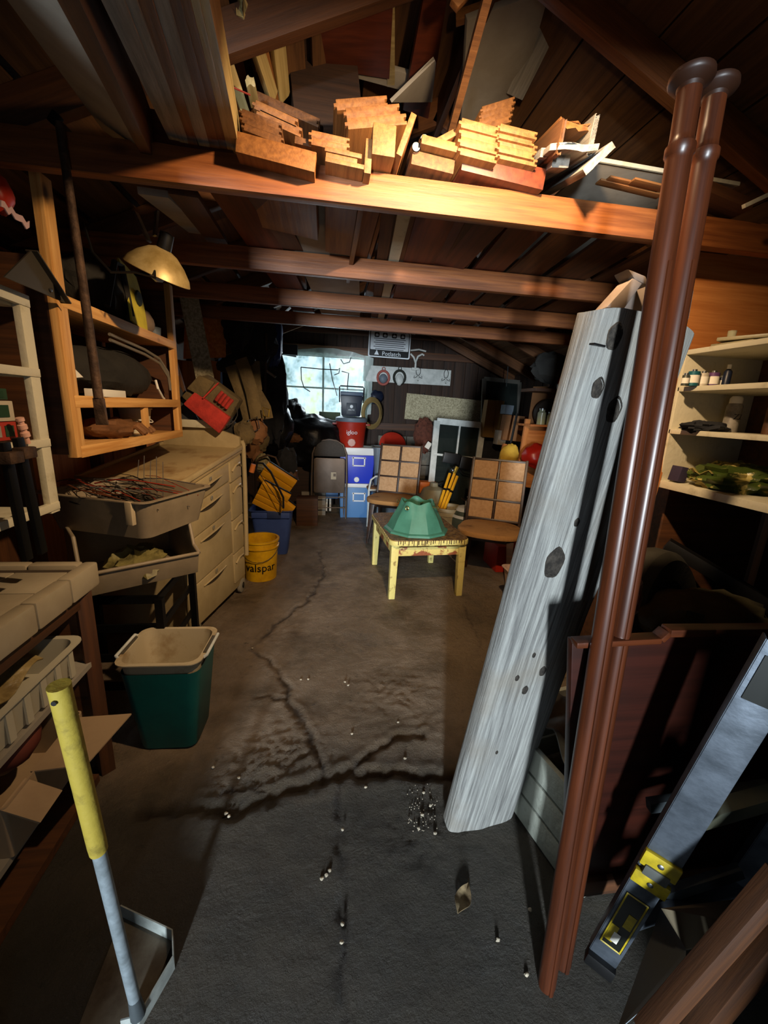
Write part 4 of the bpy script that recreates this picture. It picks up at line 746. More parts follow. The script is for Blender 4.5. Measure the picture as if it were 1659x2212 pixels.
# tool belts
t = T('tool_belt', 'red and brown canvas tool pouch with handles hanging by the cart', 'tool belt', PY(470, 870, 2.95)); c = PY(470, 875, 2.95); Rb = rot('Y', 38)
def rel(x, y, z): return c+Rb @ V((x, y, z))
t.p('pouch', G().hexa([rel(-.20, -.04, -.10), rel(.13, -.04, -.12), rel(.13, .06, -.10), rel(-.20, .06, -.10)], [rel(-.17, -.06, .10), rel(.10, -.06, .13), rel(.10, .08, .13), rel(-.17, .08, .12)]), KHAKI, .02, world=True)
t.p('pocket', G().hexa([rel(-.15, -.09, -.12), rel(.13, -.09, -.13), rel(.13, -.04, -.13), rel(-.15, -.04, -.12)], [rel(-.14, -.08, -.01), rel(.12, -.08, .0), rel(.12, -.03, .0), rel(-.14, -.03, -.01)]), REDC, .012, world=True, label='large red front pocket'); 
for i in range(4): t.p('tool_loop', G().tube([rel(-.01+i*.025, -.075, .03), rel(-.01+i*.025, -.085, .07), rel(-.01+i*.025, -.075, .10)], .012, 8), REDC, world=True)
t.p('side_pocket', G().hexa([rel(-.19, -.08, -.03), rel(-.08, -.08, -.01), rel(-.08, -.04, -.01), rel(-.19, -.04, -.03)], [rel(-.18, -.08, .09), rel(-.08, -.08, .12), rel(-.08, -.04, .12), rel(-.18, -.04, .09)]), KHAKI, .012, world=True); t.p('trim', G().bar(rel(-.075, -.088, -.01), rel(-.06, -.08, .13), .02, .008), REDC, world=True)
t.p('ring', G().tube([rel(.10+.0*i, -.05, .0)+Rb @ V((.05*math.cos(a), 0, .07*math.sin(a))) for i, a in enumerate([math.radians(q*30) for q in range(12)])], .0035, 6, closed=True), STEEL, world=True)
t = T('suspender_belt', 'worn khaki suspenders with leather pouches hanging from the left wall', 'tool belt', PY(530, 860, 3.2))
def strip(pts, w_, mt, nm, th=.012, yy=3.15):
    P = [PY(x, y, yy-.02*i) for i, (x, y) in enumerate(pts)]; s_ = sc(P[0])
    def fn_(u, v):
        q = u*(len(P)-1); i = min(int(q), len(P)-2); f = q-i; p = P[i].lerp(P[i+1], f); d = (P[i+1]-P[i]).normalized(); sd = d.cross(V((0, 1, 0))).normalized(); return p+sd*(v-.5)*w_+V((0, -.015*math.sin(v*math.pi), 0))
    t.p(nm, G().sheet(fn_, 16, 4, th), mt, world=True)
strip([(500, 790), (515, 830), (530, 870), (540, 910)], .09, KHAKI, 'strap'); strip([(520, 775), (530, 800), (545, 850), (555, 905)], .085, KHAKI, 'strap', yy=3.1); strip([(545, 780), (548, 820), (552, 850), (570, 880), (575, 905)], .10, KHAKI, 'strap', yy=3.2)
t.p('collar', G().blob(PY(510, 785, 3.2), (.14, .05, .06), .15, R=rot('Y', -15)), BLACKB, world=True); t.p('pouch', G().blob(PY(550, 930, 3.1), (.09, .06, .10), .3, 4, 3), LEATH, world=True); t.p('pouch', G().blob(PY(528, 935, 3.0), (.07, .05, .08), .3, 4, 6), KHAKI, world=True)
t.p('buckle', G().tube([PY(x, y, 3.0) for x, y in ((537, 908), (556, 900), (560, 925), (550, 932), (536, 926))], .004, 6, closed=True), STEEL, world=True); t.p('buckle', G().tube([PY(x, y, 2.98) for x, y in ((568, 880), (582, 885), (580, 900), (570, 898))], .005, 6, closed=True), mat('brass', 'b09038', .35, .8), world=True)
# dark coats and blue jacket on the left wall
for i, (px, py, y, r, mt, lb) in enumerate(((545, 720, 4.1, (.20, .13, .42), DARKC, 'black coat hanging high on left wall'), (590, 850, 4.4, (.13, .12, .5), DARKC, 'long dark coat hanging left of the window'), (510, 690, 3.9, (.12, .1, .22), DARKC, 'dark cloth bundle under the joists at left'))): solo('hanging_coat', G().blob(PY(px, py, y), r, .3, 2.5, i*3, 24, 18), mt, lb, 'coat')
solo('blue_jacket', G().blob(PY(589, 730, 4.3), (.09, .1, .27), .2, 3, 8, 24, 16), mat('blue_nylon', '10306c', .6, c2='0c2450', ns=5, bump=.3, bs=12), 'blue jacket hanging beside the black coat', 'jacket')
solo('plastic_bag', G().blob(PY(594, 795, 4.4), (.07, .05, .15), .3, 4, 4, 20, 14), mat('cloudy_film', '9aa49c', .3, alpha=.75, bump=.6, bs=20), 'cloudy plastic bag hanging by a cord left of the window', 'bag')
for i, (e, f) in enumerate((((575, 720), (572, 860)), ((530, 770), (595, 815)), ((570, 700), (574, 790)))): beam('wall_pole', PY(*e, 4.0), PY(*f, 4.1), .02, .02, (W_DARK, STEEL, BLKIRON)[i], ('dark thin pole hanging before the coats', 'metal rod crossing behind the suspenders', 'short black pipe hanging from joist')[i], 'pole')
beam('light_tube', PY(430, 615, 2.9), PY(498, 645, 2.95), .05, .03, BLACK, 'black metal batten under the joists near the lamp', 'batten')
beam('metal_strip', PY(468, 633, 2.88), PY(500, 644, 2.9), .012, .01, mat('bright_strip', 'c8d4dc', .3, .8), 'short bright metal strip on the black batten', 'strip')
# ================================================================== RIGHT FOREGROUND
# ---- big weathered timber leaning towards the camera
A = V((.535, 1.05, .0)); Bp = PY(1380, 683, .93); F = frame(A, Bp, V((.12, -1, 0))); L_ = (Bp-A).length
def timber():
    g = G(); n = 28; m = 90; prof = []
    Wd, Tn = .285, .085
    for k in range(n):      # rounded slab section
        a = 2*math.pi*k/n; c_, s_ = math.cos(a), math.sin(a); ex = .38
        prof.append((abs(c_)**ex*math.copysign(1, c_)*Wd/2, abs(s_)**(ex*1.15)*math.copysign(1, s_)*Tn/2))
    vs = []; fs = []
    for i in range(m+1):
        x = L_*i/m; sw = .86+.16*i/m
        for k, (y, z) in enumerate(prof):
            nn = noise.noise(V((x*2.2, y*6, z*8)))*.006+noise.noise(V((x*9, y*30, z*30)))*.002
            crack = -.006 if (abs(y-.03-.02*math.sin(x*4)) < .012 and z > 0 and x < .75) else 0
            xx = x
            if i > m-4: xx = x-.02*(abs(y)/(Wd/2))**3*(i-m+4)/4
            if i < 3: xx = x-.0+.01*noise.noise(V((y*30, z*20, 0)))
            left = 1 if y > 0 else -1
            vs.append(V((xx, y*sw*(1+nn*3), z*(.9+.1*i/m)+(nn+crack)*(1 if z > 0 else .3))))
    for i in range(m):
        for k in range(n): fs.append((i*n+k, i*n+(k+1) % n, (i+1)*n+(k+1) % n, (i+1)*n+k))
    fs += [tuple(range(n-1, -1, -1)), tuple(range(m*n, (m+1)*n))]
    return g.add(vs, fs)
te = T('weathered_timber', 'huge grey weathered timber slab with knots leaning beside the mahogany posts', 'timber', A, M=F)
tg_ = timber(); te.p('slab', tg_, W_PLANK, smooth=50)
from mathutils.bvhtree import BVHTree
bvt = BVHTree.FromPolygons(tg_.v, tg_.f)
kn = mat('timber_knot', '1f1b17', .85, c2='403a33', ns=60, bump=.6, bs=80)
Fi = F.inverted()
def onface(px, py):      # a pixel on the timber's front face
    d = ray(px, py); nrm = F.to_3x3().col[2]; p0 = F @ V((0, 0, .041)); t_ = (p0-CE).dot(nrm)/d.dot(nrm); return Fi @ (CE+d*t_)
for px, py, r in ((1327, 727, .017), (1292, 838, .014), (1326, 885, .018), (1196, 1215, .026), (1245, 1128, .007), (1174, 1452, .010), (1119, 1467, .006), (1155, 1417, .005), (1136, 1493, .009), (1074, 1627, .004)):
    q = onface(px, py); h_ = bvt.ray_cast(V((q.x, q.y, .3)), V((0, 0, -1)))[0]; q = h_ if h_ else q; g = G().lathe([(r*1.3, -.004), (r*1.25, .0015), (r*1.05, .0022), (r, .0005), (r*.6, .0015), (0, .001)], (q.x, q.y, q.z), 20, sx=1.35, sy=.85, ripple=.05, rn=5); te.p('knot', g, kn)
te.p('saw_cut', G().box((L_-.085, .118, .01), (.004, .03, .075)), BLACK)
# ---- a bed end standing upright: two turned posts and a dark panel
def turned_post(name, a, b, r, label):
    M = frame(a, b, V((0, -1, 0))); L_ = (b-a).length; t = T(name, label, 'bed post', a, M=M, group='bed posts'); Rz = rot('Y', 90)
    pr = [(r*.9, 0), (r, .01), (r, L_*.925), (r*1.02, L_*.930), (r*1.16, L_*.932), (r*1.16, L_*.938), (r*.98, L_*.940), (r*.93, L_*.945), (r*.93, L_*.984)]
    t.p('shaft', G().lathe(pr, (0, 0, 0), 24, Rz), W_MAH)
    t.p('cap', G().lathe([(r*.93, L_*.982), (r*1.0, L_*.985), (r*1.6, L_*.989), (r*1.72, L_*.991), (r*1.68, L_*.9945), (r*1.0, L_*.998), (0, L_*.9985)], (0, 0, 0), 28, Rz), BLACKWOOD)
    t.p('bead', G().box((L_*.42, 0, r*.93), (L_*.84, r*.5, r*.42)), W_MAH, .003)
    return t
BLACKWOOD = mat('dark_finial_wood', '2c170c', .45)
a1, b1 = PZ(1180, 2130, 0), PY(1497, 148, .79); a2, b2 = PZ(1222, 2118, 0)+V((.008, .03, 0)), PY(1551, 170, .835)
turned_post('bed_post', a1, b1, .0205, 'nearer tall mahogany bed post with a dark round cap')
turned_post('bed_post', a2, b2, .0205, 'farther tall mahogany bed post with a dark round cap')
t = T('bed_headboard', 'dark mahogany bed headboard standing behind the ladder at right', 'headboard', (1.1, .74, .1))
P0, P1, P2, P3 = PY(1236, 1385, .735), PY(1680, 1368, .735), PY(1680, 1960, .735), PY(1222, 1905, .735)
P2.z = P3.z-.0
t.p('board', G().hexa([P3, P2, P2+V((0, .02, 0)), P3+V((0, .02, 0))], [P0, P1, P1+V((0, .02, 0)), P0+V((0, .02, 0))]), W_PANEL, .003, world=True)
Pm = PY(1420, 1378, .72); Pn = PY(1438, 1362, .72)
g = G().bar(P0+V((0, -.005, 0)), Pm, .03, .014).bar(Pm, Pn, .03, .014).bar(Pn, P1+V((.1, -.005, .012)), .03, .018); t.p('top_rail', g, W_MAH, .003, world=True)
t.beam('bottom_rail', P3+V((0, 0, -.015)), P2+V((0, 0, -.015)), .03, .05, W_BROWN); t.p('leg', G().box((P3.x+.02, .745, P3.z/2-.01), (.04, .03, P3.z-.02)), W_BROWN, world=True)
t.p('torn_edge', G().bar(PY(1238, 1865, .72), PY(1236, 1905, .72), .004, .012), PAPER, world=True)
# grey formed bracket on top of the timber
t = T('grey_bracket', 'grey bent sheet bracket resting on top of the leaning timber', 'bracket', PY(1380, 640, .98)); mt = mat('grey_formed_plastic', '6e6258', .55, c2='5c5048', ns=8)
def hx4(pts, y0, th): P = [PY(x, y, y0) for x, y in pts]; return G().hexa(P, [p+V((0, th, 0)) for p in P])
t.p('arm', hx4([(1310, 664), (1348, 668), (1388, 612), (1368, 600)], .95, .05), mt, .003, world=True); t.p('hook', hx4([(1356, 580), (1372, 604), (1402, 618), (1396, 596)], .95, .05), mt, .004, world=True)
t.p('plate', hx4([(1440, 690), (1488, 692), (1500, 625), (1462, 612)], 1.0, .03), mt, .004, world=True); t.p('web', hx4([(1340, 668), (1450, 690), (1465, 640), (1385, 612)], .99, .02), mt, .002, world=True)
# ---- extension ladder
LA, LB = PY(1300, 2072, .60), PY(1705, 1395, .50); LM = LA.lerp(LB, .36)
t = T('ladder', 'aluminium extension ladder with yellow brackets leaning at lower right', 'ladder', LA); up_ = V((-.6, -.8, .5))
def channel(a, b, w_, dpt, th=.003):
    x = (b-a).normalized(); y = up_.cross(x).normalized(); z = x.cross(y); g = G().bar(a, b, w_, th, up=up_)
    for s in (-1, 1): g.bar(a+y*s*w_/2-z*dpt/2, b+y*s*w_/2-z*dpt/2, th, dpt, up=up_)
    return g
lx = (LB-LA).normalized(); ly = up_.cross(lx).normalized(); lz = lx.cross(ly)
t.p('lower_rail', channel(LA, LM.lerp(LB, .04), .056, .026), ALU, .0008, world=True); t.p('upper_rail', channel(LM-lz*-.006, LB-lz*-.006, .060, .026), ALU, .0008, world=True)
YB_ = mat('ladder_yellow', 'b8a018', .5, c2='8c7a14', ns=20)
for f0, f1 in ((.315, .355), (.375, .42)): a_, b_ = LA.lerp(LB, f0), LA.lerp(LB, f1); t.p('bracket', G().bar(a_+lz*.010, b_+lz*.010, .066, .012, up=up_), YB_, .003, world=True)
t.p('latch', G().bar(LA.lerp(LB, .355)+lz*.012, LA.lerp(LB, .385)+lz*.012, .046, .016, up=up_), mat('latch_grey', '4a4c48', .6), .004, world=True)
for f in (.335, .40): t.p('rivet', G().lathe([(0, .003), (.006, 0)], LA.lerp(LB, f)+lz*.017, 10, frame(V(), lz, V((0, 0, 1))).to_3x3() @ rot('Y', 90)), STEEL, world=True)
lab = t.p('warning_label', G().bar(LA.lerp(LB, .06)+lz*.0022, LA.lerp(LB, .26)+lz*.0022, .046, .001, up=up_), mat('label_black', '10130f', .4), world=True, label='black and yellow warning label')
g = G()
for s in (-1, 1): g.bar(LA.lerp(LB, .062)+lz*.0032+ly*s*.020, LA.lerp(LB, .258)+lz*.0032+ly*s*.020, .003, .0006, up=up_)
for f in (.063, .257): g.bar(LA.lerp(LB, f)+lz*.0032-ly*.021, LA.lerp(LB, f)+lz*.0032+ly*.021, .003, .0006, up=up_)
g.bar(LA.lerp(LB, .08)+lz*.0032+ly*.010, LA.lerp(LB, .14)+lz*.0032+ly*.010, .016, .0006, up=up_).bar(LA.lerp(LB, .15)+lz*.0032-ly*.008, LA.lerp(LB, .20)+lz*.0032-ly*.008, .016, .0006, up=up_)
t.p('label_border', g, YB_, world=True, parent=lab); t.p('scrape', G().bar(LA.lerp(LB, .085)+lz*.004, LA.lerp(LB, .12)+lz*.004, .014, .0005, up=up_), PAPER, world=True, parent=lab)
MT = frame(LA.lerp(LB, .70)+lz*.009, LB, up_) ; t.p('size_label', G().bar(LA.lerp(LB, .87)+lz*.009, LA.lerp(LB, .97)+lz*.009, .044, .001, up=up_), MATS['label_black'], world=True)
t.p('size_text', textgeo('3', .03, frame(LA.lerp(LB, .955)+lz*.0105, LB, up_) @ Matrix.Rotation(math.radians(-90), 4, 'Z')), YB_, world=True)
for f, s_ in ((.10, 0), (.50, 1), (.86, 1)):
    c = LA.lerp(LB, f)-lz*.02; t.p('rung', G().bar(c, c+V((.40, .05, -.0)), .03, .075 if s_ else .03, up=(0, -.3, 1)), ALU if not s_ else mat('tread_grey_green', '5d6052', .6, c2='6f6a50', ns=9), .003, world=True)
t.p('far_rail', channel(LA+V((.40, .05, 0)), LB+V((.40, .05, 0)), .07, .03), ALU, world=True); t.p('foot', G().bar(LA-lx*.03, LA+lx*.005, .062, .03, up=up_), BLACK, .004, world=True)
# ---- carton, rails at the bottom right corner
t = T('pale_carton', 'pale carton lying behind brown rails in the lower right corner', 'carton', PY(1480, 2150, .5))
c = [PY(1432, 1960, .55), PY(1592, 1942, .62), PY(1490, 2060, .45), PY(1330, 2215, .42)]
Pq = [PY(1428, 1962, .56), PY(1330, 2230, .46), PY(1480, 2100, .44), PY(1482, 2050, .50)]
t.p('side', G().hexa([p+V((0, 0, -.004)) for p in Pq], Pq), mat('pale_blue_card', '7a858c', .7), world=True); Pq = [PY(1428, 1962, .56), PY(1482, 2050, .50), PY(1680, 2010, .50), PY(1592, 1942, .60)]
t.p('lid', G().hexa([p+V((0, 0, -.004)) for p in Pq], Pq), mat('pale_card', '82765f', .75), world=True)
for i, (e, f, w_) in enumerate((((1395, 2230), (1690, 1890), .035), ((1500, 2240), (1700, 1990), .045))): beam('wood_rail', PY(*e, .42), PY(*f, .40), w_, .03, (W_BROWN, W_BROWN)[i], ('dark brown wooden rail crossing the lower right corner, upper one', 'lighter brown wooden rail in the very lower right corner')[i], 'rail', up=(0, -1, .3), group='corner rails')
solo('dark_bundle', G().blob(PY(1600, 1850, .95), (.22, .12, .2), .35, 3, 7), DARKC, 'dark cloth bundle in shadow behind the ladder', 'bundle')
for i, (e, f, y, mt) in enumerate((((1400, 1740), (1659, 1700), .68, GREYM), ((1350, 1960), (1600, 1880), .66, GREYM))): beam('metal_bar', PY(*e, y), PY(*f, y-.04), .02, .03, mt, 'dull metal bar in shadow behind the ladder, %s of two' % ('upper', 'lower')[i], 'bar')
# ---- white painted crate behind the timber foot
t = T('painted_crate', 'chipped pale painted wooden crate on the floor behind the timber foot', 'crate', (.92, 1.05, 0), rz=.22)
CP = mat('chipped_grey_white_paint', 'a4a89c', .65, c2='6c6c60', ns=12, bump=.4, bs=50, lo=.55, hi=.7)
for x in (-.24, .24):
    for k in range(3): t.p('side_slat', G().box((x, 0, .06+k*.105), (.018, .44, .095)), CP, .003)
    t.p('corner_post', G().box((x+.014*(1 if x < 0 else -1), -.2, .17), (.025, .03, .34)), CP, .003); t.p('corner_post', G().box((x+.014*(1 if x < 0 else -1), .2, .17), (.025, .03, .34)), CP, .003)
for y in (-.22, .22):
    for k in range(3): t.p('end_slat', G().box((0, y, .06+k*.105), (.46, .018, .095)), CP, .003)
solo('grey_tarp', G().sheet(lambda u, v: (.72+u*.42, .88+v*.36, .36+.05*noise.noise(V((u*5, v*5, 2)))+.02*math.sin(u*14+v*5)), 26, 22, .004), mat('grey_tarp_film', '6e706c', .5, c2='4c4e4a', ns=6), 'crumpled grey tarpaulin piled on the painted crate', 'tarp')
# ---- dark things behind the panel
t = T('tyre', 'dusty dark rubber tyre standing in the shadow behind posts', 'tyre', PY(1395, 1320, 1.35)); c = PY(1400, 1330, 1.35); g = G()
g.lathe([(.16, -.07), (.24, -.085), (.27, -.06), (.28, 0), (.27, .06), (.24, .085), (.16, .07), (.15, 0), (.16, -.07)], c, 40, rot('Z', 25) @ rot('X', 80)); t.p('tread', g, mat('dusty_rubber', '2c2a22', .8, c2='3a372c', ns=9, bump=.2), world=True)
solo('torn_packet', G().blob(PY(1362, 1290, 1.15), (.035, .03, .07), .4, 4, 2), mat('torn_packet_film', '8c4a30', .4, c2='a8988c', ns=14, bump=.5), 'torn brown and white packet beside the dark tyre', 'packet')
solo('olive_sack', G().blob(PY(1520, 1340, 1.15), (.24, .15, .10), .2, 3, 11), mat('olive_sacking', '38331a', .85, c2='2a2612', ns=8, bump=.4), 'olive brown filled sack lying behind the mahogany panel', 'sack')
beam('dark_beam', PY(1440, 1175, 1.5), PY(1700, 1330, 1.2), .06, .05, BLACK, 'black bar slanting down in the shadow under the white shelf', 'beam')
for i, (e, f, w_) in enumerate((((1365, 1190), (1425, 930), .06), ((1383, 1170), (1440, 965), .02))): beam('leaning_board', PY(*e, 1.45), PY(*f, 1.5), w_, .012, W_PLY, ('orange wooden slat leaning between the posts and the white shelf', 'thin orange strip beside the leaning slat')[i], 'slat', up=(0, -1, 0))
solo('dark_cupboard', G().box((1.72, 1.75, .55), (.5, .4, 1.1)), W_BROWN, 'brown cupboard in the shadow below the white shelf', 'cupboard', bevel=.004)
# ---- white wall shelf at right
t = T('white_shelf', 'white painted open shelf unit with cans at upper right', 'shelf', (1.5, 1.2, 1.1)); SX = 1.35
t.p('end_panel', G().box((SX+.17, 1.49, 1.355), (.34, .018, .52)), WHITEP, .002, world=True)
for z, th in ((1.108, .028), (1.318, .018), (1.478, .018), (1.612, .018)): t.p('shelf_board', G().box((SX+.17, 1.08, z), (.34, .82, th)), WHITEP, .002, world=True)
t.p('back_board', G().box((SX+.35, 1.08, 1.35), (.014, .82, .55)), W_BROWN, world=True); t.p('near_post', G().box((SX+.01, .68, 1.35), (.03, .03, .55)), WHITEP, world=True)
solo('shelf_backing', G().box((1.85, 1.62, 1.55), (1.1, .014, .9)), W_PLY, 'orange plywood sheet behind the end of the white shelf', 'sheet')
def tin(px, py, r, h, c, lb, ztop, mt2=None, grp='cans on the white shelf', y=1.42):
    p = PY(px, py, y); z0 = ztop; t = T('tin_can', lb, 'can', (p.x, y, z0), group=grp); t.p('body', G().lathe([(0, 0), (r, 0), (r, h), (r*.94, h+.001), (r*.94, h-.003), (0, h-.003)], n=20), mat('can_'+c, c, .45, .2)); t.p('band', G().lathe([(r*1.01, h*.2), (r*1.01, h*.75)], n=20), mt2 or PAPER); t.p('cap', G().lathe([(.008, h-.003), (.008, h+.008), (0, h+.008)], n=12), STEEL)
for i, (px, r, h, c, lb, m2) in enumerate(((1482, .012, .035, '3c4038', 'small dark tin at the far end of the can row', None), (1498, .019, .05, '1c5a64', 'teal and white tin, second in the can row', PAPER), (1519, .017, .046, 'b8b0a0', 'pale tin with metal cap, third in the can row', PAPER), (1541, .019, .05, '5a3a68', 'purple and white tin, fourth in the can row', PAPER), (1562, .014, .035, '384058', 'small blue tin beside the tall blue bottle', PAPER))): tin(px, 815, r, h, c, lb, 1.487, m2)
p = PY(1574, 800, 1.40); t = T('bottle', 'tall blue bottle with a white nozzle at the end of the can row', 'bottle', (p.x, 1.40, 1.487)); t.p('body', G().lathe([(0, 0), (.013, 0), (.013, .055), (.006, .065), (0, .065)], n=16), NAVY); t.p('nozzle', G().lathe([(.006, .062), (.007, .08), (0, .082)], n=12), PAPER)
p = PY(1582, 900, 1.38); t = T('spray_can', 'dusty white spray can standing on the third shelf', 'spray can', (p.x, 1.38, 1.327)); t.p('body', G().lathe([(0, 0), (.025, 0), (.025, .095), (.018, .108), (.018, .11), (0, .11)], n=24), mat('can_dusty_white', '8e887c', .5, .1, c2='6a645c', ns=30)); t.p('cap', G().lathe([(.02, .10), (.02, .122), (.014, .13), (0, .13)], n=20), PAPER)
t.p('lettering', textgeo('ZZ', .028, Matrix.Translation((0, 0, .055)), .0006, bend=.0255), BLACK)
solo('dark_glove', G().blob((PY(1500, 930, 1.40).x+.02, 1.38, 1.34), (.09, .05, .022), .4, 4, 2), DARKC, 'dark crumpled glove hanging over the third shelf edge', 'glove')
solo('brown_bottle', G().lathe([(0, 0), (.02, 0), (.02, .09), (.01, .11), (.01, .13), (0, .13)], (1.52, 1.25, 1.327), 16), W_BROWN, 'brown bottle in shadow on the third shelf', 'bottle')
t = T('fertiliser_bag', 'crumpled yellow and green plastic bag on the lowest white shelf', 'bag', (1.50, 1.30, 1.122)); FB = mat('printed_bag_film', '3c4a1c', .3, c2='b8a860', ns=9, bump=.6, bs=14, lo=.5, hi=.54)
t.p('body', G().blob((0, 0, .04), (.13, .14, .055), .35, 4, 12, 28, 18, flat=-.75), FB); t.p('flap', G().sheet(lambda u, v: (-.13+u*.05, -.02+v*.1, .06-.06*u*u+.01*math.sin(v*9)), 6, 6, .002), mat('yellow_film', 'b0a05c', .35, c2='7a6c38', ns=18))
solo('purple_box', G().box((1.39, 1.44, 1.155), (.035, .05, .06), rot('Y', 10)), mat('dark_purple_card', '2a2238', .7), 'small dark purple box beside the yellow and green bag', 'box', bevel=.002)
for i, (z, lb) in enumerate(((1.628, 'lower'), (1.645, 'upper'))): solo('metal_tray', G().box((1.47, 1.36, z), (.16, .14, .012), rot('Z', 20*i+8)), mat('tray_enamel', 'a09878', .4, c2='7c745c', ns=8), '%s of two thin pale trays on top of the white shelf' % lb, 'tray', bevel=.003)
solo('glass_tumbler', G().lathe([(.012, 0), (.014, .03), (.012, .03)], (1.46, 1.42, 1.655), 16), JAR, 'small glass on top of the stacked pale trays', 'glass')

# ================================================================== MIDDLE AND BACK
# ---- low painted table
t = T('low_table', 'low cream painted table with chipped legs and stained dark top', 'table', (.73, 3.1, 0), rz=.07)
tw, td = .60, .80
def rrslab(w_, d_, r, z0, z1): return G().prism([(x, y) for x, y in rr(w_, d_, r, 5)], z1-z0, Matrix.Translation((0, 0, z0)))
t.p('top', rrslab(tw, td, .06, .418, .455), CREAM, .006); t.p('stained_cover', rrslab(tw-.012, td-.012, .06, .455, .461), mat('crackled_brown_cover', '4a3420', .45, c2='8a6a3c', ns=30, bump=.7, bs=60))
for i in range(26): x = -tw/2+.05+i*(tw-.1)/25+random.uniform(-.006, .006); h_ = random.uniform(.018, .036); t.p('paint_drip', G().box((x, -td/2-.0015, .457-h_/2), (random.uniform(.003, .007), .005, h_)), BROWNP, .001)
for i in range(16): y = -td/2+.06+i*(td-.12)/15; h_ = random.uniform(.015, .03); t.p('paint_drip', G().box((-tw/2-.0015, y, .457-h_/2), (.005, .005, h_)), BROWNP)
for x, y in ((-.255, -.34), (.255, -.34), (-.255, .33), (.255, .33)): t.p('leg', G().bar((x, y, .42), (x*1.03, y*1.02, 0), .056, .056, up=(0, 1, 0), w2=.045, t2=.045), CREAM, .004)
for y in (-.34, .33): t.p('rail', G().box((0, y, .36), (.50, .02, .065)), CREAM2, .003)
for x in (-.255, .255): t.p('rail', G().box((x, 0, .36), (.02, .64, .065)), CREAM2, .003)
# ---- green tree stand
c = V((.70, 2.98, .461)); t = T('tree_stand', 'green plastic Christmas tree stand sitting on the low cream table', 'tree stand', c, rz=.2)
g = G(); n = 40; m_ = []
prof = [(.25, 0), (.245, .014), (.225, .022), (.185, .105), (.145, .175), (.122, .215), (.115, .225), (.107, .215), (.10, .15), (.09, .05), (0, .045)]
for k_, (r, z) in enumerate(prof):
    for k in range(n):
        a = 2*math.pi*k/n; seg = 2*math.pi/10; am = ((a+seg/2) % seg)-seg/2; f = math.cos(seg/2)/math.cos(am); 
        w_ = .07*math.cos(5*a)*(1 if 4 <= k_ <= 8 else 0); rr_ = r*(f if k_ < 5 else 1)*(1+w_); m_.append(V((rr_*math.cos(a), rr_*math.sin(a), z+(.012*math.cos(5*a) if 5 <= k_ <= 7 else 0))))
g.add(m_, [(i*n+k, i*n+(k+1) % n, (i+1)*n+(k+1) % n, (i+1)*n+k) for i in range(len(prof)-1) for k in range(n)]); t.p('body', g, TGREEN, smooth=25)
for k in range(4): a = math.radians(90*k+40); d = V((math.cos(a), math.sin(a), 0)); t.p('eye_bolt', G().tube([d*.05+V((0, 0, .195)), d*.16+V((0, 0, .195))], .004, 8).tube([d*.17+V((0, 0, .195))+d.cross(V((0, 0, 1)))*.013*math.cos(q)+V((0, 0, .013*math.sin(q))) for q in [i*math.pi/4 for i in range(8)]], .0035, 6, closed=True), mat('brassy_bolt', 'b0a060', .3, .9))
# ---- dinette chairs
def dinette(loc, rz, label):
    t = T('dining_chair', label, 'chair', loc, rz, group='dining chairs')
    w_, d_ = .48, .46; sp = [(w_/2*math.copysign(abs(math.cos(a))**.75, math.cos(a))*(1+.12*(math.sin(a) < 0)*abs(math.sin(a))**.5), d_/2*math.copysign(abs(math.sin(a))**.75, math.sin(a))) for a in [2*math.pi*i/36 for i in range(36)]]
    t.p('seat', G().prism(sp, .045, Matrix.Translation((0, -.02, .425))), SUEDE, .014)
    t.p('seat_frame', G().box((0, .0, .405), (.38, .36, .035)), CHAIRW, .004)
    for s in (-1, 1):
        t.p('leg', G().bar((s*.17, -.17, .41), (s*.20, -.21, 0), .055, .045, up=(0, 1, 0), w2=.022, t2=.022), CHAIRW, .003); t.p('leg', G().bar((s*.17, .17, .41), (s*.19, .24, 0), .05, .04, up=(0, 1, 0), w2=.022, t2=.022), CHAIRW, .003)
    B = Matrix.Translation((0, .20, .47)) @ Matrix.Rotation(math.radians(-13), 4, 'X')
    W_, H_ = .44, .52; x0_ = W_/2
    for s in (-1, 1): t.p('back_stile', G().box((s*x0_, 0, H_/2-.03), (.022, .028, H_+.08)).tf(B), CHAIRW, .003)
    for k in range(4): t.p('back_rail', G().box((0, 0, .005+k*(H_-.01)/3), (W_-.02, .024, .018)).tf(B), CHAIRW, .002)
    t.p('back_mullion', G().box((0, 0, H_/2), (.016, .022, H_)).tf(B), CHAIRW, .002)
    for r in range(3):
        for s in (-1, 1): t.p('cane_panel', G().box((s*W_/4, .0, .005+(r+.5)*(H_-.01)/3), (W_/2-.024, .012, H_/3-.022)).tf(B), TAN, .003)
    return t
dinette((1.33, 3.04, 0), math.radians(-27), 'dining chair with tan gridded back right of the low table')
dinette((.70, 4.12, 0), math.radians(-22), 'dining chair with tan gridded back behind the low table')
t = T('tubular_chair', 'cream metal tube chair mostly hidden behind the rear dining chair', 'chair', (.66, 4.55, 0))
t.p('frame', G().tube([(.50, 4.62, 0), (.50, 4.6, .45), (.52, 4.6, .56), (.57, 4.6, .60), (.75, 4.6, .60)], .012, 10), WPAINT, world=True); t.p('frame', G().tube([(.82, 4.6, 0), (.82, 4.6, .44), (.5, 4.6, .44)], .012, 10), WPAINT, world=True); t.p('seat', G().box((.66, 4.7, .44), (.34, .2, .03)), SUEDE, .008, world=True)
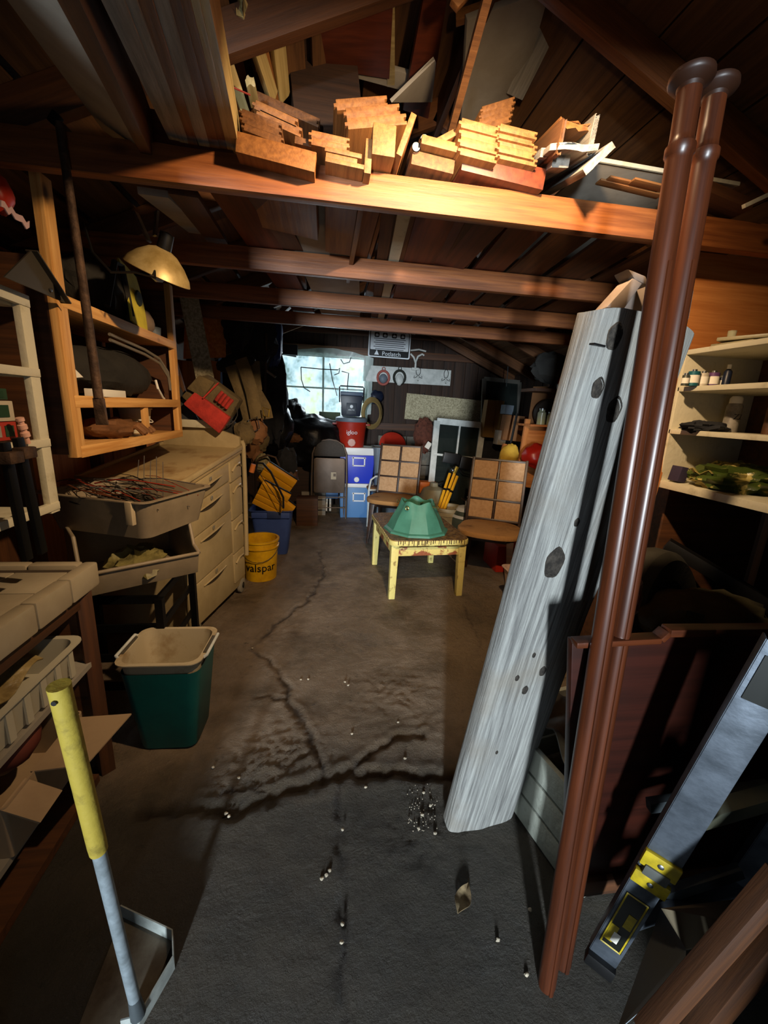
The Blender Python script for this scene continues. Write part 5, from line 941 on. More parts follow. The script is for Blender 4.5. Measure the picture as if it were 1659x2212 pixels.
# ---- folded metal chair
t = T('folding_chair', 'taupe padded folding chair folded and standing before the coolers', 'folding chair', (.05, 4.95, 0))
def u_(p): return p
for s in (-1, 1):
    t.p('leg', G().tube([(s*.21, 0, .0), (s*.21, -.01, .50), (s*.20, 0, .80), (s*.16, .01, .91), (s*.08, .01, .955), (0, .01, .965)], .0125, 10), TAUPEM); t.p('rear_leg', G().tube([(s*.185, .06, .0), (s*.185, .03, .55)], .011, 8), TAUPEM)
t.p('seat', G().prism(rr(.37, .42, .03), .035, Matrix.Translation((0, -.015, .545)) @ Matrix.Rotation(math.radians(90), 4, 'X')), TAUPEM, .006); t.p('backrest', G().prism([(-.185, 0), (.185, 0), (.185, .06), (.15, .14), (.09, .18), (0, .195), (-.09, .18), (-.15, .14), (-.185, .06)], .03, Matrix.Translation((0, .0, .77)) @ Matrix.Rotation(math.radians(90), 4, 'X')), mat('dark_grey_vinyl', '332e29', .6, c2='3e3832', ns=50), .012)
for z in (.14, .27): t.p('crossbar', G().tube([(-.2, 0, z), (.2, 0, z)], .007, 8), TAUPEM)
t.p('sticker', G().box((.05, -.052, .545), (.062, .002, .085)), mat('sticker_cream', 'c8bfa8', .6)); t.p('sticker_mark', G().box((.062, -.0535, .555), (.03, .002, .035)), TAUPEM)
# ---- coolers
def cooler(cx, z, w_, h, body, label, trim=True, lidh=.06):
    t = T('cooler', label, 'cooler', (cx, 5.15, z)); t.p('body', G().hexa([V((x*w_*.47, y*.15, 0)) for x, y in ((-1, -1), (1, -1), (1, 1), (-1, 1))], [V((x*w_*.5, y*.16, h-lidh)) for x, y in ((-1, -1), (1, -1), (1, 1), (-1, 1))]), body, .012)
    t.p('lid', G().box((0, 0, h-lidh/2), (w_*1.03, .335, lidh)), COOLW, .012)
    hx_ = .02; hz = h*.62; fr = t.p('handle', G().box((hx_, -.165, hz+.045), (.17, .012, .018)).box((hx_-.07, -.165, hz), (.016, .012, .11)).box((hx_+.07, -.165, hz), (.016, .012, .11)).box((hx_, -.165, hz-.05), (.155, .012, .016)), COOLW, .002)
    if trim: t.p('drain_plug', G().lathe([(0, .012), (.03, .01), (.034, 0)], (.0, -.155, .05), 16, rot('X', 90)), COOLW)
    return t
cooler(.40, 0, .44, .44, COOLL, 'light blue cooler with a white lid, lowest of the stack', False, .05); cooler(.385, .44, .42, .44, COOLB, 'bright blue cooler with a white lid in middle of stack', True, .09)
t = T('drink_cooler', 'round red drink cooler with grey lid on the blue coolers', 'cooler', (.31, 5.15, .88)); t.p('body', G().lathe([(0, 0), (.155, 0), (.16, .01), (.185, .28), (.19, .3), (.16, .3), (0, .3)], n=36), REDPL); t.p('lid', G().lathe([(.19, .3), (.195, .31), (.19, .345), (.15, .36), (0, .362)], n=36), GREYPL)
for s in (-1, 1): t.p('handle', G().box((s*.20, 0, .27), (.06, .08, .02)), REDPL, .005)
t.p('spigot_plate', G().lathe([(0, .01), (.045, .008), (.05, 0)], (.0, -.165, .06), 8, rot('X', 90)), mat('spigot_pink', 'c08c80', .4)); t.p('logo', textgeo('igloo', .07, Matrix.Translation((0, 0, .18)) , .001, bend=.178), COOLW)
t = T('lunch_cooler', 'small navy cooler with raised handle on the red drink cooler', 'cooler', (.30, 5.15, 1.245)); t.p('body', G().hexa([V((x*.11, y*.10, 0)) for x, y in ((-1, -1), (1, -1), (1, 1), (-1, 1))], [V((x*.135, y*.12, .24)) for x, y in ((-1, -1), (1, -1), (1, 1), (-1, 1))]), NAVY, .012)
t.p('lid', G().box((0, 0, .262), (.27, .25, .045)), mat('slate_lid', '4a5a70', .45), .012); t.p('handle', G().tube([(-.14, -.08, .16), (-.145, -.08, .33), (-.135, -.08, .345), (.135, -.08, .345), (.145, -.08, .33), (.14, -.08, .16)], .008, 8), BLACK)
t.p('badge', G().box((0, -.125, .09), (.12, .006, .13)), mat('slate_badge', '28303c', .5), .003); t.p('logo', G().lathe([(0, .004), (.017, .003), (.02, 0)], (.0, -.128, .115), 14, rot('X', 90)), COOLW); t.p('badge_text', textgeo('ARCTIC', .022, Matrix.Translation((0, -.13, .075)) @ Matrix.Rotation(math.radians(90), 4, 'X')), COOLW)
# ---- grey tubs and odds at the back right of the coolers
def tub(x, y, z, w1, d1, h, mt, lb, nm='storage_tub'): t = T(nm, lb, 'tub', (x, y, z)); t.p('body', tubgeo(w1, d1, w1*.8, d1*.8, h, .005, .04, .014), mt); return t
tub(.75, 5.0, 0, .34, .3, .4, GREYPL, 'grey plastic tub standing on the floor behind the rear dining chair'); tub(.745, 5.0, .40, .34, .32, .50, GREYPL, 'upper grey blue plastic tub behind the rear dining chair').p('label', G().box((.09, -.155, .34), (.08, .003, .05)), PAPER)
t = T('red_lid', 'round red plastic lid leaning above the grey tubs', 'sledge', PY(848, 950, 5.3)); t.p('disc', G().lathe([(0, .04), (.10, .035), (.17, .01), (.175, 0), (.165, .0)], PY(848, 960, 5.3), 30, rot('X', 60)), REDPL, world=True)  # domed round red lid above the grey tubs
t = T('cable_coil', 'coil of tan cable hanging right of the stacked coolers', 'coil', PY(803, 893, 5.3)); c = PY(803, 893, 5.3)
for i in range(6): t.p('loop', G().tube([c+V((.125*math.cos(a)*(1-.04*i), -.01*i, .19*math.sin(a)*(1-.05*i))) for a in [q*math.pi/12 for q in range(24)]], .011, 7, closed=True), ROPE, world=True)
solo('navy_bundle', G().blob(PY(812, 858, 5.66), (.1, .06, .09), .2, 3, 3), NAVY, 'small navy bundle above the cable coil', 'bundle')
solo('mesh_sack', G().blob(PY(915, 940, 5.2), (.13, .09, .22), .3, 5, 8), mat('brown_net', '6b3a2a', .9, c2='4a281c', ns=30, bump=.6, bs=90), 'brown netted sack hanging between red lid and white sash', 'sack')
solo('white_tag', G().box(PY(925, 962, 4.9), (.06, .01, .08), rot('Y', 30)), PAPER, 'small white tag above the rear dining chair back', 'tag')
# ---- white window sash leaning
t = T('window_sash', 'white framed window sash with dusty panes leaning before the back wall', 'window sash', PY(985, 1080, 4.7)); Y5 = 4.75
cs = {'tl': PY(944, 909, Y5), 'tr': PY(1043, 919, Y5), 'bl': PY(926, 1098, Y5-.25), 'br': PY(1016, 1108, Y5-.25)}
mid = lambda a, b, f: cs[a].lerp(cs[b], f)
t.beam('stile', cs['bl'], cs['tl'], .07, .03, WPAINT, up=(0, -1, 0)); t.beam('stile', cs['br'], cs['tr'], .07, .03, WPAINT, up=(0, -1, 0)); t.beam('rail', cs['tl'], cs['tr'], .07, .03, WPAINT, up=(0, -1, 0)); t.beam('rail', mid('tl', 'bl', .38), mid('tr', 'br', .38), .025, .03, WPAINT, up=(0, -1, 0)); t.beam('rail', cs['bl'], cs['br'], .06, .03, WPAINT, up=(0, -1, 0))
t.beam('muntin', mid('tl', 'tr', .5), mid('tl', 'tr', .5).lerp(mid('bl', 'br', .5), .38), .02, .025, WPAINT, up=(0, -1, 0))
for (u0, u1, v0, v1) in ((.02, .49, .02, .37), (.51, .98, .02, .37), (.02, .98, .39, .98)):
    q = lambda u, v: cs['tl'].lerp(cs['tr'], u).lerp(cs['bl'].lerp(cs['br'], u), v); P = [q(u0, v0), q(u1, v0), q(u1, v1), q(u0, v1)]; t.p('pane', G().hexa(P, [p+V((0, .004, 0)) for p in P]), GLASS, world=True)
t = T('olive_cabinet', 'small olive panelled cabinet door behind the leaning white sash', 'cabinet', PY(975, 1090, 4.95)); a_ = PY(930, 1030, 5.0); b_ = PY(1025, 1095, 5.0); xm = (a_.x+b_.x)/2
t.p('body', G().box((xm, 5.1, .28), (.56, .3, .56)), mat('olive_paint', '5a5238', .6, c2='4a442e', ns=6), .004, world=True)
for s in (-1, 1): d_ = t.p('door', G().box((xm+s*.135, 4.945, .28), (.25, .015, .5)), mat('olive_paint', ''), .004, world=True); t.p('door_panel', G().box((xm+s*.135, 4.936, .28), (.17, .008, .40)), mat('olive_panel', '423c28', .6), .004, world=True, parent=d_)
t = T('power_brick', 'black electrical box with cord hanging over the leaning sash', 'box', PY(985, 990, 4.6)); t.p('case', G().box(PY(975, 990, 4.55), (.2, .06, .12), rot('Y', 8)), BLACK, .01, world=True); t.p('case', G().box(PY(1005, 1000, 4.55), (.14, .07, .14), rot('Y', 8)), BLACK, .01, world=True); t.p('cord', G().tube([PY(x, y, 4.5) for x, y in ((985, 1005), (1000, 1022), (1020, 1028), (1027, 1015))], .008, 6), BLACK, world=True); t.p('plug', G().lathe([(0, 0), (.02, .01), (.016, .05), (0, .06)], PY(1025, 1030, 4.5), 12, rot('X', 20)), PAPER, world=True)
# tripod
t = T('tripod', 'folded yellow surveying tripod leaning before the white sash', 'tripod', PY(955, 1100, 4.1)); 
for i, (e, f) in enumerate((((945, 1104), (972, 1022)), ((951, 1106), (982, 1022)), ((957, 1108), (988, 1028)))): L1 = t.p('leg', G().bar(PY(*e, 4.05), PY(*f, 4.15), .022, .022), YORG, .003, world=True); t.p('clasp', G().bar(PY(*e, 4.05).lerp(PY(*f, 4.15), .55), PY(*e, 4.05).lerp(PY(*f, 4.15), .6), .03, .03), BLACK, world=True, parent=L1)
t.p('head', G().bar(PY(981, 1022, 4.15), PY(988, 1008, 4.15), .03, .03), mat('brass', ''), .003, world=True); t.p('knob', G().blob(PY(978, 1016, 4.12), (.02, .02, .02), 0), STEEL, world=True)
solo('orange_case', G().box(PY(922, 1052, 4.6), (.2, .15, .14)), ORANGE, 'orange plastic case on the floor behind the rear dining chair', 'case', bevel=.015)
beam('orange_strap', PY(934, 1050, 4.5), PY(937, 1078, 4.5), .02, .02, ORANGE, 'thin orange strap beside the orange case', 'strap')
# buckets and gas cylinder
def pail(px, py, y, r, h, mt, lb, tilt=0):
    p = PZ(px, py, 0) if y is None else PY(px, py, y); t = T('bucket', lb, 'bucket', (p.x, p.y, max(0, p.z))); t.p('body', G().lathe([(r*.86, 0), (r*.98, h*.78), (r*1.06, h*.79), (r*1.06, h*.81), (r, h*.82), (r*1.01, h*.90), (r*1.07, h*.91), (r*1.07, h), (r*.95, h), (r*.82, .01), (0, .01)], n=36), mt)
    t.p('bail', G().tube([(r*1.08*math.cos(a), r*1.08*math.sin(a), h*(.86-.42*math.sin(-a)*1.0)) for a in [math.radians(180+i*15) for i in range(13)]], .0025, 6), STEEL); return t
t = pail(1008, 1165, 3.75, .155, .38, mat('cream_bucket', 'b5a888', .5, c2='9a8c6c', ns=8), 'cream plastic bucket with wire bail beside the gas cylinder'); t.e.matrix_basis = Matrix.Translation((1.30, 4.1, 0))
t = T('water_jug', 'tall cream plastic jug leaning behind the yellow tripod', 'jug', (1.22, 4.45, 0)); t.p('body', G().lathe([(0, 0), (.15, 0), (.165, .05), (.165, .4), (.12, .5), (.05, .53), (.045, .57), (0, .57)], n=30), mat('cream_jug', '9c9478', .5, c2='857d64', ns=5)); t.p('handle', G().tube([(.05, 0, .55), (.10, 0, .57), (.14, 0, .52), (.15, 0, .44)], .014, 8), BLACK)
t = T('gas_cylinder', 'grey green gas cylinder with white collar and black valve', 'gas cylinder', (1.46, 3.95, 0)); t.p('tank', G().lathe([(0, 0), (.12, .01), (.15, .06), (.155, .30), (.13, .37), (.06, .41), (0, .415)], n=32), mat('cylinder_paint', '56625c', .5, c2='465049', ns=8)); t.p('collar', G().lathe([(.135, .34), (.157, .31), (.10, .41), (.06, .42)], n=32), COOLW); t.p('valve', G().lathe([(.03, .4), (.03, .47), (.018, .48), (.018, .52), (0, .53)], n=14), COOLW)
for k in range(3): a = k*2.1; t.p('valve_arm', G().bar((0, 0, .46), (.09*math.cos(a), .09*math.sin(a), .46+.03*k), .02, .02), BLACK, .003)
t.p('lettering', textgeo('MLG', .05, Matrix.Translation((0, 0, .2)) @ Matrix.Rotation(-.3, 4, 'Z'), .001, bend=.157), BLACK)
solo('red_crate', G().box((1.62, 3.35, .12), (.25, .3, .24)), REDPL, 'red plastic crate on floor under the right dining chair', 'crate', bevel=.01)
t = T('pink_crate', 'pale pink plastic tub peeking out left of the leaning timber', 'tub', (1.42, 2.45, 0)); t.p('body', tubgeo(.30, .34, .22, .26, .30, .005, .04, .012), mat('pale_pink_plastic', 'c0a494', .5))
# ---- back wall things
t = T('road_sign', 'black and white road restrictions sign hanging on the back wall', 'sign', PY(842, 745, 5.6)); TL, TR, BR_, BL_ = PY(797, 704, 5.6), PY(888, 712, 5.6), PY(885, 778, 5.6), PY(794, 769, 5.6)
sx_ = (TR-TL); sy_ = (BL_-TL); xh = sx_.normalized(); zh = (TL-BL_).normalized(); yh = zh.cross(xh); MS = Matrix((xh, zh, xh.cross(zh))).transposed().to_4x4(); MS.translation = (TL+BR_)/2; Wd, Hd = sx_.length, sy_.length
def on(cx, cz, w_, h_, o=.006, r=.01): return G().prism([(x+cx, y+cz) for x, y in rr(w_, h_, r)], .002, MS @ Matrix.Translation((0, 0, o)))
SW = mat('sign_white', 'e2eaf0', .3); t.p('plate', on(0, 0, Wd, Hd, 0, .02), SW, world=True); t.p('face', on(0, 0, Wd-.03, Hd-.03, .003, .015), mat('sign_black', '14161a', .3), world=True); t.p('field', on(0, -.0+.02, Wd-.05, Hd*.60, .006), SW, world=True)
t.p('heading', textgeo('ROAD RESTRICTIONS', .068, MS @ Matrix.Translation((0, Hd*.405, .007))), SW, world=True); t.p('footer_text', textgeo('Potlatch', .075, MS @ Matrix.Translation((.03, -Hd*.37, .007))), SW, world=True); t.p('footer_mark', G().prism([(-.03, -.02), (.03, -.02), (0, .04)], .002, MS @ Matrix.Translation((-Wd*.30, -Hd*.36, .007))), SW, world=True)
for i, xx in enumerate((-.17, -.065, .055, .165)):
    ic = t.p('symbol', on(xx, Hd*.25, .062, .058, .009, .012), mat('sign_black', ''), world=True); t.p('symbol_shape', G().prism([(-.018, -.014), (.018, -.014), (.02, 0), (.004, .016), (-.014, .01)], .001, MS @ Matrix.Translation((xx, Hd*.25, .0115))), SW, world=True, parent=ic)
g = G()
for k in range(6): g.box((0, Hd*(.13-.068*k), .0095), (Wd*(.76-.08*(k % 2)), .008, .001))
g.tf(MS); t.p('small_print', g, mat('print_grey', '4c5058', .5), world=True, kind='stuff')
# hook rail
t = T('hook_rail', 'white painted coat hook board on the dark back wall', 'coat rack', PY(890, 815, 5.6)); h0, h1 = PY(785, 806, 5.63), PY(973, 817, 5.63)
t.beam('board', h0, h1, .2, .022, WPAINT, up=(0, -1, 0))
for px, py in ((903, 812), (963, 818)):
    c = PY(px, py, 5.6); hk = t.p('hook', G().tube([c+V((.03*math.sin(a), 0, .06-.055*math.cos(a))) for a in [q*math.pi/6 for q in range(12)]], .004, 6, closed=True).tube([c+V((-.05, 0, .0)), c+V((-.055, 0, -.03)), c+V((-.03, 0, -.02)), c+V((0, 0, .0)), c+V((.03, 0, -.02)), c+V((.055, 0, -.03)), c+V((.05, 0, 0))], .004, 6), BLKIRON, world=True)
    t.p('hook_tip', G().tube([c+V((0, -.005, .0)), c+V((0, -.01, -.06)), c+V((0, -.05, -.05))], .010, 8), WPAINT, world=True, parent=hk)
for px, py, mt, lb, nm in ((828, 816, mat('dusty_pink', 'a8584c', .6), 'dusty pink round dog leash reel hanging on the hook board', 'pink_reel'), (863, 815, mat('black_rubber_strap', '22261f', .7), 'white cap with dark strap hanging on the hook board', 'goggles')):
    c = PY(px, py, 5.57); t = T(nm, lb, 'reel' if 'pink' in nm else 'cap', c); t.p('ring', G().tube([c+V((.075*math.cos(a), 0, .085*math.sin(a))) for a in [q*math.pi/10 for q in range(20)]], .016, 8, closed=True), mt, world=True); t.p('face', G().blob(c+V((0, .0, -.01 if 'pink' in nm else -.03)), (.055, .03, .06 if 'pink' in nm else .075), .05), GREYPL if 'pink' in nm else WPAINT, world=True)
    t.p('loop', G().tube([c+V((.02*math.cos(a), 0, .11+.022*math.sin(a))) for a in [q*math.pi/4 for q in range(8)]], .005, 6, closed=True), mt, world=True)
t = T('shelf_bracket', 'white scrolled shelf bracket above the hook board', 'bracket', PY(897, 780, 5.6)); c = PY(897, 797, 5.6)
t.p('stem', G().tube([PY(x, y, 5.58) for x, y in ((897, 797), (898, 782), (903, 770), (912, 765), (916, 768))], .013, 8), WPAINT, world=True); t.p('stem', G().tube([PY(x, y, 5.58) for x, y in ((898, 785), (894, 772), (887, 764))], .012, 8), WPAINT, world=True); t.p('arm', G().tube([PY(x, y, 5.58) for x, y in ((887, 757), (905, 755), (920, 759))], .011, 8), WPAINT, world=True); t.p('foot', G().box(c, (.1, .03, .035)), WPAINT, .01, world=True)
beam('strand_board', PY(876, 877, 5.66), PY(1041, 893, 5.66), .34, .014, OSB, 'long speckled strand board fixed low on the back wall', 'board', up=(0, -1, 0))
solo('black_hose_ring', G().tube([PY(903+13*math.cos(a), 855+15*math.sin(a), 5.68) for a in [math.radians(q*20-20) for q in range(12)]], .012, 8), BLACK, 'small black hose loop hanging over the strand board', 'hose')
t = T('storm_frame', 'thin white metal frame behind the plastic sheeted window', 'frame', PY(790, 775, 5.62))
for i, (a_, b_) in enumerate((((604, 764), (640, 770)), ((720, 766), (788, 771)), ((788, 771), (788, 792)))): t.beam('bar', PY(*a_, 5.6), PY(*b_, 5.6), .02, .015, WPAINT, up=(0, -1, 0))
# plastic sheet over the window
SHEET = mat('cloudy_plastic_sheet', 'd8e2e0', .35, alpha=.5, bump=1.0, bs=9, trans=0, c2='b8c8c4', ns=5, stretch=(1, 1, .35))
def shfn(u, v):
    top = 762+10*math.sin(u*3.2)*-1+28*max(0, u-.5)**1.3; bot = 915-20*u; px = 602+u*205+(-6*v if u > .9 else 0); py = top+(bot-top)*v; p = PY(px, py, 5.62)
    return p+V((0, -.05*math.sin(math.pi*u)*(.4+v)-.018*math.sin(u*34+3*math.sin(v*4))*(1-.4*v)-.02*noise.noise(V((u*7, v*7, 1))), 0))
solo('plastic_sheet', G().sheet(shfn, 50, 26, .0015), SHEET, 'cloudy plastic sheeting stapled over the bright back window', 'plastic sheet')
t = T('wire_hanger', 'bent black wire strung across the plastic sheeted window', 'wire', PY(690, 800, 5.4))
for pts in (((650, 793), (690, 797), (730, 799), (734, 795), (732, 806), (722, 810)), ((650, 793), (651, 820), (657, 838), (670, 846)), ((712, 785), (718, 820), (728, 855)), ((738, 802), (753, 806), (750, 842)), ((736, 776), (742, 786), (755, 782), (758, 772))): t.p('strand', G().tube([PY(x, y, 5.40) for x, y in pts], .006, 5), BLACK, world=True)
solo('grey_switch_box', G().box(PY(627, 756, 5.55), (.18, .08, .12)), mat('switch_grey', '343a40', .5), 'grey electrical box above the left window corner', 'box', bevel=.006)
solo('sill_crate', G().box(PY(712, 912, 5.5), (.27, .12, .26)), mat('mossy_card', '4c5640', .8, c2='3c4432', ns=6), 'mossy green box standing on the window ledge', 'box', bevel=.004)
# black bin bags
t = T('bin_bag', 'large crumpled black bin bag piled below the bright window', 'bin bag', PY(660, 1010, 5.25)); t.p('bag', G().blob(PY(660, 948, 5.2), (.48, .25, .33), .22, 1.7, 4, 44, 30), BAG, world=True); t.p('neck', G().blob(PY(625, 895, 5.2), (.16, .13, .20), .25, 1.8, 9, 30, 20, R=rot('Y', 25)), BAG, world=True)
solo('bin_bag', G().blob(PY(688, 992, 5.3), (.28, .2, .24), .22, 1.8, 14, 36, 24), BAG, 'smaller black bin bag slumped behind the folding chair', 'bin bag'); solo('bin_bag', G().blob(PY(610, 930, 4.6)+V((-.08, 0, .05)), (.2, .18, .26), .2, 1.8, 17, 30, 20), BAG, 'black bin bag against the dark coats at left', 'bin bag')
solo('tan_rag', G().blob(PY(637, 946, 4.98), (.10, .05, .05), .3, 4, 2), LEATH, 'tan rag lying in the fold of the large bin bag', 'rag')
solo('dark_crate', G().box((-.38, 5.35, .3), (.42, .4, .6)), W_DARK, 'dark wooden crate under the piled bin bags', 'crate', bevel=.005); solo('brown_carton', G().box((-.2, 4.72, .16), (.24, .2, .32)), W_BROWN, 'small brown carton before the dark crate', 'carton', bevel=.004)
solo('blue_jug', G().lathe([(0, 0), (.1, 0), (.11, .05), (.11, .3), (.07, .38), (.03, .4), (.03, .44), (0, .44)], (-.14, 5.25, .30), 24), COOLL, 'light blue plastic jug behind the folding chair', 'jug'); solo('carton_stand', G().box((-.14, 5.25, .15), (.3, .3, .3)), GREYP, 'pale box holding up the light blue jug', 'box', bevel=.004)
t = T('pump', 'small blue pump with white pipe legs behind the folding chair', 'pump', (.07, 5.2, 0)); t.p('body', G().box((0, 0, .26), (.2, .12, .1)), COOLL, .015)
for x, x2 in ((-.04, -.05), (.0, .0), (.12, .17)): t.p('pipe', G().tube([(x, 0, .24), (x2, -.02, .04)], .014, 10), PAPER)
# ---- blue bin with yellow organisers, yellow bucket
t = T('blue_bin', 'blue plastic storage bin on the floor past the beige cart', 'bin', (-.475, 3.78, 0)); t.p('body', tubgeo(.36, .30, .27, .22, .42, .006, .04, .014), BLUE); t.p('rim_band', G().box((0, -.158, .385), (.33, .012, .05)), BLUE, .004); t.p('latch', G().box((.03, -.163, .39), (.12, .014, .06)), mat('dark_blue_plastic', '26345c', .5), .004)
def organiser(px, py, y, w_, d_, ang, lb, n=3):
    c = PY(px, py, y); t = T('tool_organiser', lb, 'organiser', c, M=Matrix.Translation(c) @ Matrix.Rotation(math.radians(ang), 4, 'Y') @ Matrix.Rotation(math.radians(25), 4, 'X'), group='yellow organisers')
    for i in range(n): t.p('slat', G().box((0, -.02, (i-(n-1)/2)*w_/n), (d_, .05, w_/n-.008)), YORG, .004)
    t.p('divider', G().box((0, .012, 0), (d_*.96, .02, w_)), BLACK, .002); return t
organiser(588, 1075, 3.62, .26, .26, 28, 'yellow slatted tool organiser lying front in the blue bin', 4); organiser(600, 1035, 3.8, .22, .30, 33, 'yellow organiser standing behind, with black clips', 3); organiser(612, 1085, 3.7, .10, .22, 38, 'lowest yellow organiser at the right rim of blue bin', 1)
t = T('paint_bucket', 'yellow plastic paint bucket with dark lettering before the blue bin', 'bucket', (-.50, 3.17, 0)); Q = [(.12, 0), (.135, .26), (.146, .262), (.146, .272), (.137, .275), (.139, .31), (.148, .312), (.148, .325), (.13, .325), (.115, .01), (0, .01)]
t.p('body', G().lathe(Q, n=40), YELLOW); t.p('bail', G().tube([(.15*math.cos(a), .15*math.sin(a), .29-.12*abs(math.sin(a))) for a in [math.radians(180+i*15) for i in range(13)]], .0025, 6), STEEL)
t.p('lettering', textgeo('valspar', .088, Matrix.Translation((0, 0, .115)) @ Matrix.Rotation(math.radians(8), 4, 'Z'), .0015, bend=.129), BLACK)
t = T('hacksaw', 'black framed saw with orange grip leaning over the yellow organisers', 'saw', PY(560, 1010, 3.5)); F_ = [PY(x, y, 3.45) for x, y in ((553, 1012), (556, 1000), (568, 1001), (585, 1020), (612, 1075), (612, 1098))]
t.p('frame', G().tube(F_, .009, 8), BLACK, world=True); t.p('grip', G().tube([PY(543, 1020, 3.45), PY(548, 1003, 3.45)], .022, 10), mat('orange_grip', 'd07838', .5), world=True); t.p('blade', G().tube([F_[0], F_[-1]], .003, 5), STEEL, world=True)
t = T('bow_saw', 'dark bow saw with thin blade behind the orange gripped saw', 'saw', PY(580, 990, 3.9)); t.p('frame', G().tube([PY(x, y, 3.85) for x, y in ((552, 1005), (560, 990), (578, 983), (595, 988), (603, 1005), (606, 1020))], .009, 8), RUST, world=True); t.p('blade', G().tube([PY(552, 1005, 3.85), PY(606, 1020, 3.85)], .003, 5), STEEL, world=True)
solo('canvas_roll', G().blob(PY(568, 1000, 4.0), (.07, .06, .09), .15), mat('speckled_canvas', '968a62', .9, c2='6a5f40', ns=60), 'speckled tan canvas roll among tools above the blue bin', 'roll')
for i, (x, y, r, mt) in enumerate(((545, 960, .09, LEATH), (565, 950, .07, KHAKI), (620, 1000, .10, DARKC), (625, 1030, .08, W_BROWN), (555, 985, .06, LEATH))): solo('tool_pouch', G().blob(PY(x, y, 4.1), (r, r*.7, r*1.4), .35, 4, 20+i), mt, ('rust brown pouch hanging under the tool belts', 'khaki pouch hanging right of the rust brown one', 'black bundle above the yellow organisers', 'dark brown bundle right of the yellow organisers', 'small brown pouch beside the saws')[i], 'pouch')
# ---- right back corner: shelf unit with jars, window sash, boxes
t = T('storm_window', 'tall dark window sash standing in the back right corner', 'window', PY(1080, 980, 5.3)); cs = {'tl': PY(1046, 818, 5.3), 'tr': PY(1122, 826, 5.3), 'bl': PY(1040, 985, 5.2), 'br': PY(1116, 995, 5.2)}
for a_, b_ in (('bl', 'tl'), ('br', 'tr'), ('tl', 'tr'), ('bl', 'br')): t.beam('frame_bar', cs[a_], cs[b_], .05, .03, mat('dim_grey_paint', '55534c', .6), up=(0, -1, 0))
t.p('pane', G().hexa([cs['bl'], cs['br'], cs['br']+V((0, .004, 0)), cs['bl']+V((0, .004, 0))], [cs['tl'], cs['tr'], cs['tr']+V((0, .004, 0)), cs['tl']+V((0, .004, 0))]), GLASS, world=True)
for i, (x, y, w_, h_, mt, lb) in enumerate(((1058, 905, .16, .42, mat('ochre_board', '7a5a28', .7), 'ochre wooden block standing before the dark sash'), (1073, 900, .08, .36, mat('ochre_board', ''), 'narrow ochre block right of the wider one'), (1108, 925, .26, .28, CARD, 'brown cardboard box beside the black pole'), (1080, 945, .10, .16, GREYP, 'small grey carton below the ochre blocks'), (1065, 955, .35, .5, DARKC, 'dark green chest below the ochre blocks'), (1095, 885, .1, .1, GREYPL, 'small grey plastic jar on the cardboard box'))):
    solo('stored_block' if i < 2 else 'stored_box', G().box(PY(x, y, (4.7, 4.68, 4.5, 4.55, 4.9, 4.5)[i]), (w_, .12, h_), rot('Y', 3)), mt, lb, 'block' if i < 2 else 'box', bevel=.004)
beam('black_pole', PY(1092, 1010, 4.1), PY(1117, 893, 4.1), .018, .018, BLACK, 'black pole leaning behind the right dining chair', 'pole')
t = T('corner_shelf', 'orange brown wooden shelf unit in the back right corner', 'shelf', (2.0, 4.0, 0)); y5 = 3.95
t.beam('upright', PY(1108, 1100, y5), PY(1140, 905, y5), .05, .03, W_PLY, up=(0, -1, 0)); t.p('side', G().hexa([PY(1115, 1050, y5), PY(1200, 1060, y5), PY(1200, 1060, y5+.02), PY(1115, 1050, y5+.02)], [PY(1138, 920, y5), PY(1240, 930, y5), PY(1240, 930, y5+.02), PY(1138, 920, y5+.02)]), W_PLY, world=True)
a_ = PY(1140, 918, 3.9); t.p('shelf_board', G().box((a_.x+.35, 3.95, a_.z), (.74, .3, .02)), W_PLY, .002, world=True); b_ = PY(1150, 842, 3.9); t.p('shelf_board', G().box((b_.x+.35, 3.95, b_.z), (.74, .3, .03)), W_BROWN, .002, world=True); t.p('back', G().hexa([PY(1140, 915, 4.1), PY(1260, 915, 4.1), PY(1260, 915, 4.12), PY(1140, 915, 4.12)], [PY(1152, 835, 4.1), PY(1260, 835, 4.1), PY(1260, 835, 4.12), PY(1152, 835, 4.12)]), CARD, world=True)
zj = a_.z+.011
for i, (px, r, h) in enumerate(((1169, .04, .14), (1188, .03, .11), (1203, .035, .12), (1216, .03, .1))): p = PY(px, 905, 3.85); t = T('glass_jar', 'clear glass jar on the corner shelf, %s from the left' % ('first', 'second', 'third', 'fourth')[i], 'jar', (p.x, 3.85, zj), group='jars on the corner shelf'); t.p('glass', G().lathe([(r, 0), (r, h*.8), (r*.7, h*.9), (r*.7, h)], n=20), JAR); t.p('contents', G().lathe([(0, .004), (r*.85, .005), (r*.8, h*.35), (0, h*.36)], n=16), mat('olive_oil', '8c8a20', .3)); t.p('lid', G().lathe([(r*.75, h), (r*.75, h+.012), (0, h+.012)], n=20), STEEL)
solo('round_duct', G().lathe([(.05, 0), (.13, 0), (.14, .03), (.13, .06), (.05, .06), (.045, .03)], PY(1178, 893, 4.0), 30, rot('X', 90)), mat('brown_duct', '2c221a', .6), 'dark round spool standing behind the glass jars', 'spool')
p = PY(1222, 780, 3.85); t = T('white_bottle', 'white bottle with red label on the upper corner shelf', 'bottle', (p.x, 3.85, b_.z+.016)); t.p('body', G().lathe([(0, 0), (.045, 0), (.045, .18), (.03, .22), (0, .22)], n=20), WPAINT); t.p('label', G().lathe([(.046, .05), (.046, .14)], n=20), REDPL); t.p('cap', G().lathe([(.025, .22), (.025, .25), (0, .25)], n=14), WPAINT)
